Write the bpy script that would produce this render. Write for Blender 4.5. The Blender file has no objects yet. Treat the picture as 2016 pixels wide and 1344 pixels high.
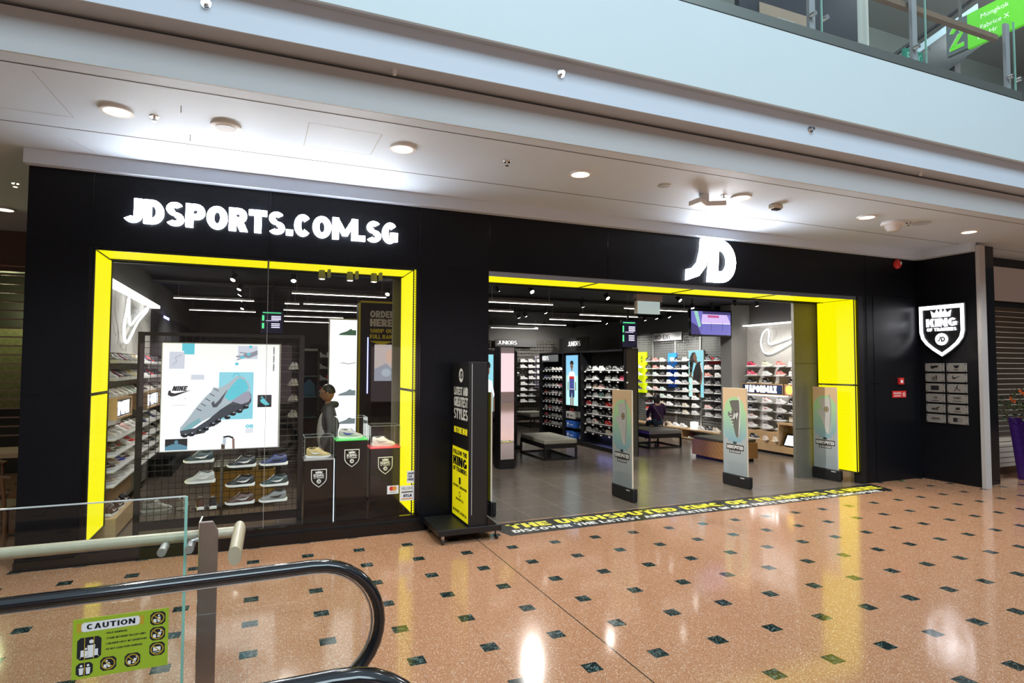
import bpy, bmesh, math, random
from mathutils import Vector, Matrix
random.seed(7)
PI = math.pi
SC = bpy.context.scene
COL = SC.collection
cos, sin = math.cos, math.sin

# ---------------------------------------------------------------- camera
PITCH, YAW, ROLL, CY, CZ, FPX = 0.0432, 0.3948, 0.0031, -7.2744, 2.0, 1172.63
fw = Vector((sin(YAW)*cos(PITCH), cos(YAW)*cos(PITCH), sin(PITCH)))
rt = Vector((cos(YAW), -sin(YAW), 0)); up = rt.cross(fw)
r2 = cos(ROLL)*rt + sin(ROLL)*up; u2 = -sin(ROLL)*rt + cos(ROLL)*up
cd = bpy.data.cameras.new('camera'); cam = bpy.data.objects.new('camera', cd); COL.objects.link(cam)
M = Matrix((r2, u2, -fw)).transposed().to_4x4(); M.translation = (0, CY, CZ)
cam.matrix_world = M
cd.sensor_width = 36; cd.lens = 36*FPX/2016; cd.clip_start = 0.05; cd.clip_end = 200
SC.camera = cam

# ---------------------------------------------------------------- world, exposure, daylight
SC.view_settings.view_transform = 'Standard'; SC.view_settings.look = 'None'
SC.view_settings.gamma = 1; SC.view_settings.use_curve_mapping = False
SC.view_settings.exposure = 0.35
SC.cycles.use_denoising = True
SC.cycles.max_bounces = 8; SC.cycles.transparent_max_bounces = 16
SC.cycles.sample_clamp_indirect = 6; SC.cycles.caustics_reflective = False; SC.cycles.caustics_refractive = False
W = bpy.data.worlds.new('world'); SC.world = W; W.use_nodes = True
wn, wl = W.node_tree.nodes, W.node_tree.links; wn.clear()
wo = wn.new('ShaderNodeOutputWorld'); wb = wn.new('ShaderNodeBackground'); wt = wn.new('ShaderNodeTexCoord')
ws = wn.new('ShaderNodeSeparateXYZ'); wr = wn.new('ShaderNodeValToRGB')
wl.new(wt.outputs['Generated'], ws.inputs[0]); wl.new(ws.outputs['Z'], wr.inputs[0]); wl.new(wr.outputs[0], wb.inputs[0]); wl.new(wb.outputs[0], wo.inputs[0])
wr.color_ramp.elements[0].position = 0.0; wr.color_ramp.elements[0].color = (.05, .05, .055, 1)
wr.color_ramp.elements[1].position = 0.75; wr.color_ramp.elements[1].color = (.62, .8, .9, 1)
e_ = wr.color_ramp.elements.new(.35); e_.color = (.09, .1, .11, 1)
wb.inputs[1].default_value = 0.75

def lamp(kind, name, loc, energy, color=(1, 1, 1), target=None, **kw):
    d = bpy.data.lights.new(name, kind); d.energy = energy; d.color = color
    for k, v in kw.items(): setattr(d, k, v)
    o = bpy.data.objects.new(name, d); COL.objects.link(o); o.location = loc
    if target is not None:
        o.rotation_euler = (Vector(target)-Vector(loc)).to_track_quat('-Z', 'Y').to_euler()
    return o
# daylight falling through the roof light high above the atrium
lamp('AREA', 'atrium_skylight', (3, -15, 15), 2150, (.72, .9, 1), (3, -2, 4), shape='RECTANGLE', size=14, size_y=8)

# ---------------------------------------------------------------- materials
MATS = {}
def mat(name, color=(.8, .8, .8), rough=.5, metal=0, emis=0, ecol=None, spec=.5, coat=0, alpha=1):
    if name in MATS: return MATS[name]
    m = bpy.data.materials.new(name); m.use_nodes = True; MATS[name] = m
    b = m.node_tree.nodes['Principled BSDF']
    b.inputs['Base Color'].default_value = (*color, 1); b.inputs['Roughness'].default_value = rough
    b.inputs['Metallic'].default_value = metal; b.inputs['Specular IOR Level'].default_value = spec
    b.inputs['Coat Weight'].default_value = coat; b.inputs['Alpha'].default_value = alpha
    if emis:
        b.inputs['Emission Color'].default_value = (*(ecol or color), 1); b.inputs['Emission Strength'].default_value = emis
    return m
class NT:
    def __init__(s, m): s.t = m.node_tree; s.b = s.t.nodes['Principled BSDF']
    def n(s, kind, **kw):
        x = s.t.nodes.new(kind)
        for k, v in kw.items(): setattr(x, k, v)
        return x
    def l(s, a, b): s.t.links.new(a, b)
    def math(s, op, a, b=None, c=None):
        x = s.n('ShaderNodeMath', operation=op)
        for i, v in enumerate((a, b, c)):
            if v is None: continue
            if isinstance(v, (int, float)): x.inputs[i].default_value = v
            else: s.l(v, x.inputs[i])
        return x.outputs[0]
    def mix(s, f, a, b):
        x = s.n('ShaderNodeMix', data_type='RGBA')
        if isinstance(f, (int, float)): x.inputs[0].default_value = f
        else: s.l(f, x.inputs[0])
        for i, v in ((6, a), (7, b)):
            if isinstance(v, tuple): x.inputs[i].default_value = (*v, 1)
            else: s.l(v, x.inputs[i])
        return x.outputs[2]
    def pos(s):
        g = s.n('ShaderNodeNewGeometry'); x = s.n('ShaderNodeSeparateXYZ'); s.l(g.outputs['Position'], x.inputs[0]); return g.outputs['Position'], x.outputs
    def bump(s, h, k=.2, d=.01):
        x = s.n('ShaderNodeBump'); x.inputs['Strength'].default_value = k; x.inputs['Distance'].default_value = d; s.l(h, x.inputs['Height']); s.l(x.outputs[0], s.b.inputs['Normal'])
def noisy(name, color, amt=.12, scale=8, **kw):
    m = mat(name, color, **kw); t = NT(m); p, _ = t.pos()
    n = t.n('ShaderNodeTexNoise'); n.inputs['Scale'].default_value = scale; n.inputs['Detail'].default_value = 4; t.l(p, n.inputs['Vector'])
    t.l(t.mix(n.outputs['Fac'], tuple(c*(1-amt) for c in color), tuple(min(1, c*(1+amt)) for c in color)), t.b.inputs['Base Color'])
    return m
def wood(name, c1, c2, scale=(1, 1, 14), rough=.45):
    m = mat(name, c1, rough=rough); t = NT(m); p, _ = t.pos()
    mp = t.n('ShaderNodeMapping'); mp.inputs['Scale'].default_value = scale; t.l(p, mp.inputs[0])
    n = t.n('ShaderNodeTexNoise'); n.inputs['Scale'].default_value = 3; n.inputs['Detail'].default_value = 6; n.inputs['Distortion'].default_value = .6; t.l(mp.outputs[0], n.inputs['Vector'])
    t.l(t.mix(n.outputs['Fac'], c1, c2), t.b.inputs['Base Color']); return m

# polished terrazzo with dark marble squares
TZ = mat('terrazzo', rough=.1, coat=.0, spec=.55); t = NT(TZ); P, X = t.pos()
v = t.n('ShaderNodeTexVoronoi'); v.inputs['Scale'].default_value = 190; t.l(P, v.inputs['Vector'])
vs = t.n('ShaderNodeSeparateColor'); t.l(v.outputs['Color'], vs.inputs[0])
base = t.mix(vs.outputs[1], (.40, .195, .10), (.48, .25, .14))
base = t.mix(t.math('GREATER_THAN', vs.outputs[0], .92), base, (.76, .60, .47))
base = t.mix(t.math('GREATER_THAN', vs.outputs[2], .95), base, (.27, .11, .06))
n = t.n('ShaderNodeTexNoise'); n.inputs['Scale'].default_value = 1.1; t.l(P, n.inputs['Vector'])
base = t.mix(t.math('MULTIPLY', n.outputs['Fac'], .3), base, (.36, .16, .09))
def cell(c, off): return t.math('ABSOLUTE', t.math('SUBTRACT', t.math('FRACT', t.math('ADD', t.math('DIVIDE', t.math('SUBTRACT', c, off), .531), 200.5)), .5))
cx_, cy_ = cell(X[0], 2.596), cell(X[1], -1.072)
half = .058/.531
sq = t.math('MULTIPLY', t.math('LESS_THAN', cx_, half), t.math('LESS_THAN', cy_, half))
nv = t.n('ShaderNodeTexNoise'); nv.inputs['Scale'].default_value = 9; nv.inputs['Detail'].default_value = 8; nv.inputs['Distortion'].default_value = 2.5; t.l(P, nv.inputs['Vector'])
vein = t.math('LESS_THAN', t.math('ABSOLUTE', t.math('SUBTRACT', nv.outputs['Fac'], .5)), .012)
marble = t.mix(t.math('MULTIPLY', vein, .5), (.012, .022, .02), (.3, .4, .38))
jx = t.math('LESS_THAN', t.math('ABSOLUTE', t.math('SUBTRACT', cx_, half*.0)), .0032)
jy = t.math('MULTIPLY', t.math('LESS_THAN', cy_, .0025), .35)
base = t.mix(t.math('MULTIPLY', t.math('MAXIMUM', jx, jy), .55), base, (.12, .07, .045))
jt = t.math('LESS_THAN', t.math('ABSOLUTE', t.math('SUBTRACT', X[0], 2.33)), .005)
base = t.mix(jt, base, (.03, .03, .02))
t.l(t.mix(sq, base, marble), t.b.inputs['Base Color'])
# shop floor: large brown grey tiles, fine pale joints
ST = mat('shop_tile', rough=.22, spec=.4); t = NT(ST); P, X = t.pos()
def joint(c, off, s): return t.math('LESS_THAN', t.math('ABSOLUTE', t.math('SUBTRACT', t.math('FRACT', t.math('ADD', t.math('DIVIDE', t.math('SUBTRACT', c, off), s), 100.5)), .5)), .0035)
g = t.math('MAXIMUM', joint(X[0], 3.335, .625), joint(X[1], -.04, .63))
n = t.n('ShaderNodeTexNoise'); n.inputs['Scale'].default_value = 5; n.inputs['Detail'].default_value = 5; t.l(P, n.inputs['Vector'])
t.l(t.mix(t.math('MULTIPLY', g, .5), t.mix(n.outputs['Fac'], (.105, .083, .067), (.145, .117, .095)), (.4, .36, .32)), t.b.inputs['Base Color'])
# black expanded-metal facade panels
def diamond(t, X, ax, k=150, k2=115):
    a = t.math('MULTIPLY', X[ax], k); b = t.math('MULTIPLY', X[2], k2)
    s1 = t.math('ABSOLUTE', t.math('SINE', t.math('ADD', a, b))); s2 = t.math('ABSOLUTE', t.math('SINE', t.math('SUBTRACT', a, b)))
    return t.math('MINIMUM', s1, s2)
def facade(name, ax):
    m = mat(name, rough=.32, spec=.22); t = NT(m); P, X = t.pos(); d = diamond(t, X, ax)
    w = t.math('LESS_THAN', d, .38)
    t.l(t.mix(w, (.001, .0011, .0016), (.008, .009, .014)), t.b.inputs['Base Color']); t.bump(w, .5, .004); return m
FX, FY = facade('black_mesh_cladding', 0), facade('black_mesh_cladding_side', 1)
def glowpanel(name, axa, axb, k=150, k2=115, e=1.0):
    m = mat(name, (.02, .02, 0), rough=.6); t = NT(m); P, X = t.pos()
    a = t.math('MULTIPLY', X[axa], k); b = t.math('MULTIPLY', X[axb], k2)
    s1 = t.math('ABSOLUTE', t.math('SINE', t.math('ADD', a, b))); s2 = t.math('ABSOLUTE', t.math('SINE', t.math('SUBTRACT', a, b)))
    w = t.math('LESS_THAN', t.math('MINIMUM', s1, s2), .28)
    t.b.inputs['Emission Color'].default_value = (1, .87, .0, 1)
    t.l(t.math('MULTIPLY', t.math('SUBTRACT', 1, t.math('MULTIPLY', w, .6)), e), t.b.inputs['Emission Strength']); return m
GY = glowpanel('backlit_yellow_mesh', 1, 2, 88, 100, 1.05); GX = glowpanel('backlit_yellow_mesh_top', 0, 1, 88, 100, 1.0)
def glassmat(name, tint=(.97, .99, .985), ior=1.45, boost=1.0):
    m = bpy.data.materials.new(name); m.use_nodes = True; MATS[name] = m; nt = m.node_tree; nt.nodes.clear()
    o = nt.nodes.new('ShaderNodeOutputMaterial'); mx = nt.nodes.new('ShaderNodeMixShader'); tr = nt.nodes.new('ShaderNodeBsdfTransparent'); gl = nt.nodes.new('ShaderNodeBsdfGlossy'); fr = nt.nodes.new('ShaderNodeFresnel')
    tr.inputs[0].default_value = (*tint, 1); gl.inputs['Roughness'].default_value = .0; fr.inputs[0].default_value = ior
    gl.inputs[0].default_value = (boost, boost, boost, 1)
    ge = nt.nodes.new('ShaderNodeNewGeometry'); mu = nt.nodes.new('ShaderNodeMath'); mu.operation = 'SUBTRACT'; mu.inputs[0].default_value = 1; nt.links.new(ge.outputs['Backfacing'], mu.inputs[1]); m2 = nt.nodes.new('ShaderNodeMath'); m2.operation = 'MULTIPLY'; nt.links.new(fr.outputs[0], m2.inputs[0]); nt.links.new(mu.outputs[0], m2.inputs[1]); nt.links.new(m2.outputs[0], mx.inputs[0]); nt.links.new(tr.outputs[0], mx.inputs[1]); nt.links.new(gl.outputs[0], mx.inputs[2]); nt.links.new(mx.outputs[0], o.inputs[0]); return m
GLASS = glassmat('clear_glass'); GREENEDGE = mat('glass_edge', (.25, .5, .42), .15, emis=.08, ecol=(.4, .8, .7))
GLASS2 = glassmat('balustrade_glass', (.96, .985, .975)); ACRYL = glassmat('clear_acrylic', (.98, .98, .98), 1.35)

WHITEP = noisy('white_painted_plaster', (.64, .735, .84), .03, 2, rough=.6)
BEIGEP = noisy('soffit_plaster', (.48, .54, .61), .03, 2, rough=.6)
BLK = mat('black_paint', (.006, .006, .007), .45); BLKG = mat('gloss_black', (.004, .004, .005), .12)
DARKC = noisy('black_open_ceiling', (.006, .006, .008), .4, 3, rough=.7)
GREYC = noisy('grey_concrete_tile', (.13, .125, .10), .12, 9, rough=.55); GREYW = noisy('grey_wall_paint', (.13, .127, .12), .05, 3, rough=.6)
LGREY = mat('light_grey_steel', (.45, .46, .44), .45, .3)
STEEL = mat('brushed_steel', (.55, .55, .54), .25, 1); CHROME = mat('chrome', (.8, .8, .8), .08, 1)
WHT = mat('white', (.8, .8, .8), .5); PRW = mat('print_white', (.85, .85, .85), .5); PRB = mat('print_black', (.012, .012, .014), .5)
PRY = mat('print_yellow', (.86, .76, .03), .5); PRR = mat('print_red', (.65, .03, .03), .5); PRO = mat('print_orange', (.75, .3, .03), .5)
LWS = mat('lit_letter_side', (.8, .8, .8), emis=5, ecol=(.8, .88, 1)); LW = mat('lit_white_letter', (1, 1, 1), emis=34, ecol=(.93, .95, 1)); LW2 = mat('lit_white_sign', (1, 1, 1), emis=2.6, ecol=(.9, .92, 1))
LTUBE = mat('lit_tube', (1, 1, 1), emis=4.5, ecol=(1, .93, .85)); LBAR = mat('lit_bar', (1, 1, 1), emis=1.3, ecol=(1, .98, .94)); LNEON = mat('lit_neon', (1, 1, 1), emis=1.5, ecol=(.95, .97, 1))
LSPOT = mat('lit_spot', (1, 1, 1), emis=30, ecol=(1, .97, .92)); LDOWN = mat('lit_downlight', (1, 1, 1), emis=3.2, ecol=(1, .86, .6)); LPUR = mat('lit_violet', (.2, .15, 1), emis=2.5, ecol=(.35, .38, 1)); LVIO = mat('lit_deep_violet', (.1, .05, 1), emis=9, ecol=(.22, .1, 1))
LPOST = mat('lit_poster_white', (.8, .8, .8), emis=.56, ecol=(.84, .9, 1)); LSCR = mat('lit_screen_dark', (.01, .01, .03), emis=.05, ecol=(.1, .1, .3))
OAK = wood('pale_oak', (.42, .27, .13), (.58, .40, .22)); OAK2 = wood('warm_plywood', (.50, .24, .07), (.62, .34, .12)); DKW = wood('dark_wood', (.10, .04, .015), (.2, .09, .035))
RAILW = wood('bleached_handrail_wood', (.50, .42, .29), (.62, .54, .40), (14, 1, 1), .3)
RUBBER = mat('black_rubber', (.006, .007, .01), .12, spec=.8)
CUSH = noisy('olive_vinyl', (.085, .08, .055), .1, 4, rough=.45)

# ---------------------------------------------------------------- mesh builder
WL = {}   # world base point of things, so parts can be given in world coordinates
ONTHING = []
class Fr:
    def __init__(s, o, u, v, n=None): s.o, s.u, s.v = Vector(o), Vector(u), Vector(v); s.n = Vector(n) if n else s.u.cross(s.v)
    def p(s, a, b, c=0): return s.o + s.u*a + s.v*b + s.n*c
    def at(s, a, b, c=0, k=1, rot=0):
        u = (s.u*cos(rot)+s.v*sin(rot))*k; v = (s.v*cos(rot)-s.u*sin(rot))*k
        return Fr(s.p(a, b, c), u, v, s.n)
class MB:
    def __init__(s): s.v, s.f, s.m, s.mats = [], [], [], []
    def mi(s, m):
        if m not in s.mats: s.mats.append(m)
        return s.mats.index(m)
    def face(s, pts, m):
        k = len(s.v); s.v += [tuple(p) for p in pts]; s.f.append(tuple(range(k, k+len(pts)))); s.m.append(s.mi(m))
    def raw(s, vs, fs, m):
        k = len(s.v); i = s.mi(m); s.v += [tuple(p) for p in vs]
        for f in fs: s.f.append(tuple(k+q for q in f)); s.m.append(i)
    def box(s, a, b, m, rz=0, c=None):
        (x0, y0, z0), (x1, y1, z1) = a, b
        P = [(x0, y0, z0), (x1, y0, z0), (x1, y1, z0), (x0, y1, z0), (x0, y0, z1), (x1, y0, z1), (x1, y1, z1), (x0, y1, z1)]
        if rz:
            cx, cy = c or ((x0+x1)/2, (y0+y1)/2)
            P = [(cx+(x-cx)*cos(rz)-(y-cy)*sin(rz), cy+(x-cx)*sin(rz)+(y-cy)*cos(rz), z) for x, y, z in P]
        s.raw(P, [(3, 2, 1, 0), (4, 5, 6, 7), (0, 1, 5, 4), (1, 2, 6, 5), (2, 3, 7, 6), (3, 0, 4, 7)], m); return s
    def poly(s, fr, pts, m, n0=0, n1=None):
        if n1 is None: s.face([fr.p(a, b, n0) for a, b in pts], m); return s
        k = len(pts); vs = [fr.p(a, b, n0) for a, b in pts]+[fr.p(a, b, n1) for a, b in pts]
        fs = [tuple(reversed(range(k))), tuple(range(k, 2*k))]+[(i, (i+1) % k, k+(i+1) % k, k+i) for i in range(k)]
        s.raw(vs, fs, m); return s
    def rect(s, fr, a0, b0, a1, b1, m, n0=0, n1=None): return s.poly(fr, [(a0, b0), (a1, b0), (a1, b1), (a0, b1)], m, n0, n1)
    def ell(s, fr, a, b, ra, rb, m, n0=0, n1=None, k=24, a0=0, a1=2*PI):
        full = abs(a1-a0-2*PI) < 1e-6
        return s.poly(fr, [(a+ra*cos(a0+(a1-a0)*i/(k if full else k-1)), b+rb*sin(a0+(a1-a0)*i/(k if full else k-1))) for i in range(k)], m, n0, n1)
    def band(s, fr, a, b, ra, rb, ia, ib, m, t0=0, t1=2*PI, n0=0, n1=None, k=20):
        for i in range(k):
            p, q = t0+(t1-t0)*i/k, t0+(t1-t0)*(i+1)/k
            s.poly(fr, [(a+ia*cos(p), b+ib*sin(p)), (a+ra*cos(p), b+rb*sin(p)), (a+ra*cos(q), b+rb*sin(q)), (a+ia*cos(q), b+ib*sin(q))], m, n0, n1)
        return s
    def strip(s, fr, pts, w, m, n0=0, n1=None):
        for (a, b), (c, d) in zip(pts, pts[1:]):
            L = math.hypot(c-a, d-b) or 1; nx, ny = -(d-b)/L*w/2, (c-a)/L*w/2
            s.poly(fr, [(a-nx, b-ny), (c-nx, d-ny), (c+nx, d+ny), (a+nx, b+ny)], m, n0, n1)
        return s
    def tube(s, pts, r, m, k=10, cap=True, ry=None, side=None):
        pts = [Vector(p) for p in pts]; R = r if isinstance(r, (list, tuple)) else [r]*len(pts)
        rings = []; N = len(pts)
        d0 = (pts[1]-pts[0]).normalized(); a = Vector(side) if side else (Vector((0, 0, 1)) if abs(d0.z) < .9 else Vector((1, 0, 0)))
        for i, p in enumerate(pts):
            d = ((pts[min(i+1, N-1)]-pts[max(i-1, 0)])).normalized()
            a = (a-d*a.dot(d)).normalized(); b = d.cross(a)
            rings.append([p+a*cos(2*PI*j/k)*R[i]+b*sin(2*PI*j/k)*(ry if ry else R[i]) for j in range(k)])
        vs = [q for rg in rings for q in rg]
        fs = [(i*k+j, i*k+(j+1) % k, (i+1)*k+(j+1) % k, (i+1)*k+j) for i in range(N-1) for j in range(k)]
        if cap: fs += [tuple(reversed(range(k))), tuple(range((N-1)*k, N*k))]
        s.raw(vs, fs, m); return s
    def lathe(s, c, prof, m, k=20, axis=None):
        c = Vector(c); ax = Vector(axis or (0, 0, 1)).normalized(); e = Vector((1, 0, 0)) if abs(ax.x) < .9 else Vector((0, 1, 0)); e = (e-ax*e.dot(ax)).normalized(); g = ax.cross(e)
        vs = [c+e*r*cos(2*PI*j/k)+g*r*sin(2*PI*j/k)+ax*h for r, h in prof for j in range(k)]
        n = len(prof); fs = [(i*k+j, i*k+(j+1) % k, (i+1)*k+(j+1) % k, (i+1)*k+j) for i in range(n-1) for j in range(k)]
        fs += [tuple(reversed(range(k))), tuple(range((n-1)*k, n*k))]; s.raw(vs, fs, m); return s
    def ball(s, c, rx, ry, rz, m, k=14, n=9, f=None):
        c = Vector(c); vs = []
        for i in range(n+1):
            th = PI*i/n
            for j in range(k):
                q = Vector((sin(th)*cos(2*PI*j/k)*rx, sin(th)*sin(2*PI*j/k)*ry, cos(th)*rz))
                vs.append(c+(f(q) if f else q))
        s.raw(vs, [(i*k+j, (i+1)*k+j, (i+1)*k+(j+1) % k, i*k+(j+1) % k) for i in range(n) for j in range(k)], m); return s
    def mesh(s, name, off=(0, 0, 0), smooth=False):
        me = bpy.data.meshes.new(name); o = Vector(off)
        me.from_pydata([tuple(Vector(p)-o) for p in s.v], [], s.f)
        for m in s.mats: me.materials.append(m)
        me.polygons.foreach_set('material_index', s.m)
        bm = bmesh.new(); bm.from_mesh(me)
        if smooth: bmesh.ops.remove_doubles(bm, verts=bm.verts, dist=1e-5)
        bm.faces.ensure_lookup_table()
        bmesh.ops.recalc_face_normals(bm, faces=[f for f in bm.faces])
        if smooth:
            for f in bm.faces: f.smooth = True
            for e in bm.edges:
                if len(e.link_faces) == 2 and e.calc_face_angle(0) > .7: e.smooth = False
        bm.to_mesh(me); bm.free(); return me
    def part(s, name, parent, smooth=False, local=False, bevel=0, label=None, kind=None):
        off = (0, 0, 0) if local else WL.get(parent.name, (0, 0, 0))
        o = bpy.data.objects.new(name, s.mesh(name, off, smooth)); COL.objects.link(o); o.parent = parent; WL[o.name] = off
        if bevel: bev(o, bevel)
        if label: o['label'] = label
        if kind: o['kind'] = kind
        return o
    def solo(s, name, label=None, cat=None, group=None, kind=None, smooth=False, bevel=0, origin=None):
        xs = [p[0] for p in s.v]; ys = [p[1] for p in s.v]; zs = [p[2] for p in s.v]
        off = origin or ((min(xs)+max(xs))/2, (min(ys)+max(ys))/2, min(zs))
        o = bpy.data.objects.new(name, s.mesh(name, off, smooth)); COL.objects.link(o); o.location = off; WL[o.name] = off
        if bevel: bev(o, bevel)
        return tag(o, label, cat, group, kind)
def smooth_path(P, n=5):
    out = []; K = len(P)-1; closed = P[0] == P[-1]
    for i in range(K):
        p1, p2 = P[i], P[i+1]; p0 = P[i-1] if i else (P[K-1] if closed else p1); p3 = P[i+2] if i+2 <= K else (P[1] if closed else p2)
        for j in range(n):
            t = j/n; out.append(tuple(.5*(2*b+(c-a)*t+(2*a-5*b+4*c-d)*t*t+(3*b-a-3*c+d)*t**3) for a, b, c, d in zip(p0, p1, p2, p3)))
    return out+[P[-1]]
def bev(o, w):
    m = o.modifiers.new('bevel', 'BEVEL'); m.width = w; m.segments = 2; m.limit_method = 'ANGLE'
def tag(o, label=None, cat=None, group=None, kind=None):
    for k, v in (('label', label), ('category', cat), ('group', group), ('kind', kind)):
        if v: o[k] = v
    return o
def thing(name, label, cat, loc=(0, 0, 0), rz=0, group=None):
    o = bpy.data.objects.new(name, None); COL.objects.link(o); o.location = loc; o.rotation_euler = (0, 0, rz); o.empty_display_size = .1
    WL[o.name] = loc; return tag(o, label, cat, group)
def struct(name, mb, **kw): return mb.solo(name, kind='structure', **kw)
def B(a, b, m): return MB().box(a, b, m)

# ---------------------------------------------------------------- heavy block lettering
def glyph(c, t):
    """convex pieces of a capital letter in a box of height 1; returns (pieces, width)"""
    h = t*.86; G = []
    R = lambda x0, y0, x1, y1: G.append([(x0, y0), (x1, y0), (x1, y1), (x0, y1)])
    def para(xa, ya, xb, yb, w=t): G.append([(xa, ya), (xa+w, ya), (xb+w, yb), (xb, yb)])
    def arc(cx, cy, rx, ry, a0, a1, k=12, tx=t, ty=h):
        for i in range(k):
            p, q = math.radians(a0+(a1-a0)*i/k), math.radians(a0+(a1-a0)*(i+1)/k)
            ix, iy = max(rx-tx, .01), max(ry-ty, .01)
            G.append([(cx+ix*cos(p), cy+iy*sin(p)), (cx+rx*cos(p), cy+ry*sin(p)), (cx+rx*cos(q), cy+ry*sin(q)), (cx+ix*cos(q), cy+iy*sin(q))])
    w = .62+t*.35
    if c == ' ': return [], .3
    if c == '.': R(0, 0, t, t*.9); return G, t
    if c == ',': G.append([(0, -.14), (t*.5, -.14), (t, t*.8), (t*.2, t*.8)]); return G, t
    if c == '-': R(0, .4, .35, .4+h*.8); return G, .35
    if c == '(': arc(.3, .5, .3, .6, 120, 240); return G, .25
    if c == ')': arc(0, .5, .3, .6, -60, 60); return G, .28
    if c == 'A': w += .06; para(0, 0, w/2-t/2, 1); para(w-t, 0, w/2-t/2, 1); R(w*.22, .17, w*.78, .17+h*.75)
    elif c == 'B': R(0, 0, t, 1); arc(w-.31, .725, .29, .275, -90, 90); arc(w-.31, .28, .31, .28, -90, 90); [R(t*.9, y, w-.3, y+h) for y in (0, .5-h/2+.01, 1-h)]
    elif c == 'C': arc(w/2, .5, w/2, .5, 42, 318, 20)
    elif c == 'D': R(0, 0, t, 1); R(t*.9, 0, w-.42, h); R(t*.9, 1-h, w-.42, 1); arc(w-.42, .5, .42, .5, -90, 90, 14)
    elif c == 'E': w -= .1; R(0, 0, t, 1); [R(t*.9, y, w, y+h) for y in (0, 1-h)]; R(t*.9, .5-h*.45, w*.93, .5+h*.45)
    elif c == 'F': w -= .12; R(0, 0, t, 1); R(t*.9, 1-h, w, 1); R(t*.9, .42-h*.4, w*.93, .42+h*.5)
    elif c == 'G': arc(w/2, .5, w/2, .5, 42, 330, 20); R(w-t, .1, w, .52); R(w*.52, .52-h*.75, w, .52)
    elif c == 'H': R(0, 0, t, 1); R(w-t, 0, w, 1); R(t*.9, .5-h/2, w-t*.9, .5+h/2)
    elif c == 'I': w = t; R(0, 0, t, 1)
    elif c == 'J': w -= .12; R(w-t, .3, w, 1); arc(w-.33, .32, .33, .32, -148, 0, 12)
    elif c == 'K': R(0, 0, t, 1); para(t*.7, .35, w-t*1.05, 1, t*1.15); para(w-t*1.05, 0, t*1.1, .62, t*1.1)
    elif c == 'L': w -= .14; R(0, 0, t, 1); R(t*.9, 0, w, h)
    elif c == 'M': w += .4; R(0, 0, t, 1); R(w-t, 0, w, 1); para(w/2-t*.42, .2, 0, 1, t*.9); para(w/2-t*.5, .2, w-t*.9, 1, t*.9)
    elif c == 'N': w += .04; R(0, 0, t, 1); R(w-t, 0, w, 1); para(w-t*1.1, 0, 0, 1, t*1.1)
    elif c in 'O0': w += .08*(c == 'O'); arc(w/2, .5, w/2, .5, 0, 360, 26)
    elif c == 'P': R(0, 0, t, 1); arc(w-.33, .67, .33, .33, -90, 90); R(t*.9, 1-h, w-.32, 1); R(t*.9, .34, w-.32, .34+h)
    elif c == 'R': R(0, 0, t, 1); arc(w-.34, .68, .32, .32, -90, 90); R(t*.9, 1-h, w-.33, 1); R(t*.9, .36, w-.33, .36+h); para(w-t*1.05, 0, w-.34-t*.5, .45, t*1.1)
    elif c == 'S': w -= .04; arc(w/2, .715, w*.46, .285, 35, 270, 14, t*.9, h*.86); arc(w/2, .285, w*.5, .285, -145, 90, 14, t*.9, h*.86)
    elif c == 'T': R(w/2-t/2, 0, w/2+t/2, 1); R(0, 1-h, w, 1)
    elif c == 'U': R(0, .35, t, 1); R(w-t, .35, w, 1); arc(w/2, .36, w/2, .36, 180, 360, 14)
    elif c == 'V': w += .06; para(w/2-t/2, 0, 0, 1); para(w/2-t/2, 0, w-t, 1)
    elif c == 'W': w += .42; q = w/4; para(q-t*.45, 0, 0, 1, t*.9); para(q-t*.45, 0, 2*q-t*.45, 1, t*.9); para(3*q-t*.45, 0, 2*q-t*.45, 1, t*.9); para(3*q-t*.45, 0, w-t*.9, 1, t*.9)
    elif c == 'X': para(0, 0, w-t*1.15, 1, t*1.15); para(w-t*1.15, 0, 0, 1, t*1.15)
    elif c == 'Y': R(w/2-t/2, 0, w/2+t/2, .5); para(w/2-t/2, .42, 0, 1, t*1.05); para(w/2-t/2, .42, w-t, 1, t*1.05)
    elif c == 'Z': R(0, 0, w, h); R(0, 1-h, w, 1); para(0, h*.8, w-t*1.2, 1-h*.8, t*1.2)
    elif c == '2': w = .62; arc(w/2, .68, w/2, .32, -10, 165, 14, t*.9, h); para(0, h*.8, w-t*1.2, .62, t*1.2); R(0, 0, w, h)
    elif c == '4': w = .65; R(w-t*1.3, 0, w-t*.3, 1); R(0, .22, w, .22+h*.8); para(0, .25, w-t*1.3, 1, t)
    elif c == '1': w = t*1.3; R(t*.3, 0, t*1.3, 1)
    else: R(0, 0, w*.8, 1); w *= .8
    return G, w
def textw(s, t=.27, gap=.05): return sum(glyph(c, t)[1]+gap for c in s)-gap
def text(mb, fr, s, width, height, m, t=.27, gap=.05, n0=.001, n1=None, slant=0, center=False):
    """letters of the given total width and height, starting at the frame origin"""
    k = width/textw(s, t, gap); x = -width/2 if center else 0
    for c in s:
        G, w = glyph(c, t)
        for g in G: mb.poly(fr, [(x+k*a+slant*b*height, b*height) for a, b in g], m, n0, n1)
        x += k*(w+gap)
    return mb
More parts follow.
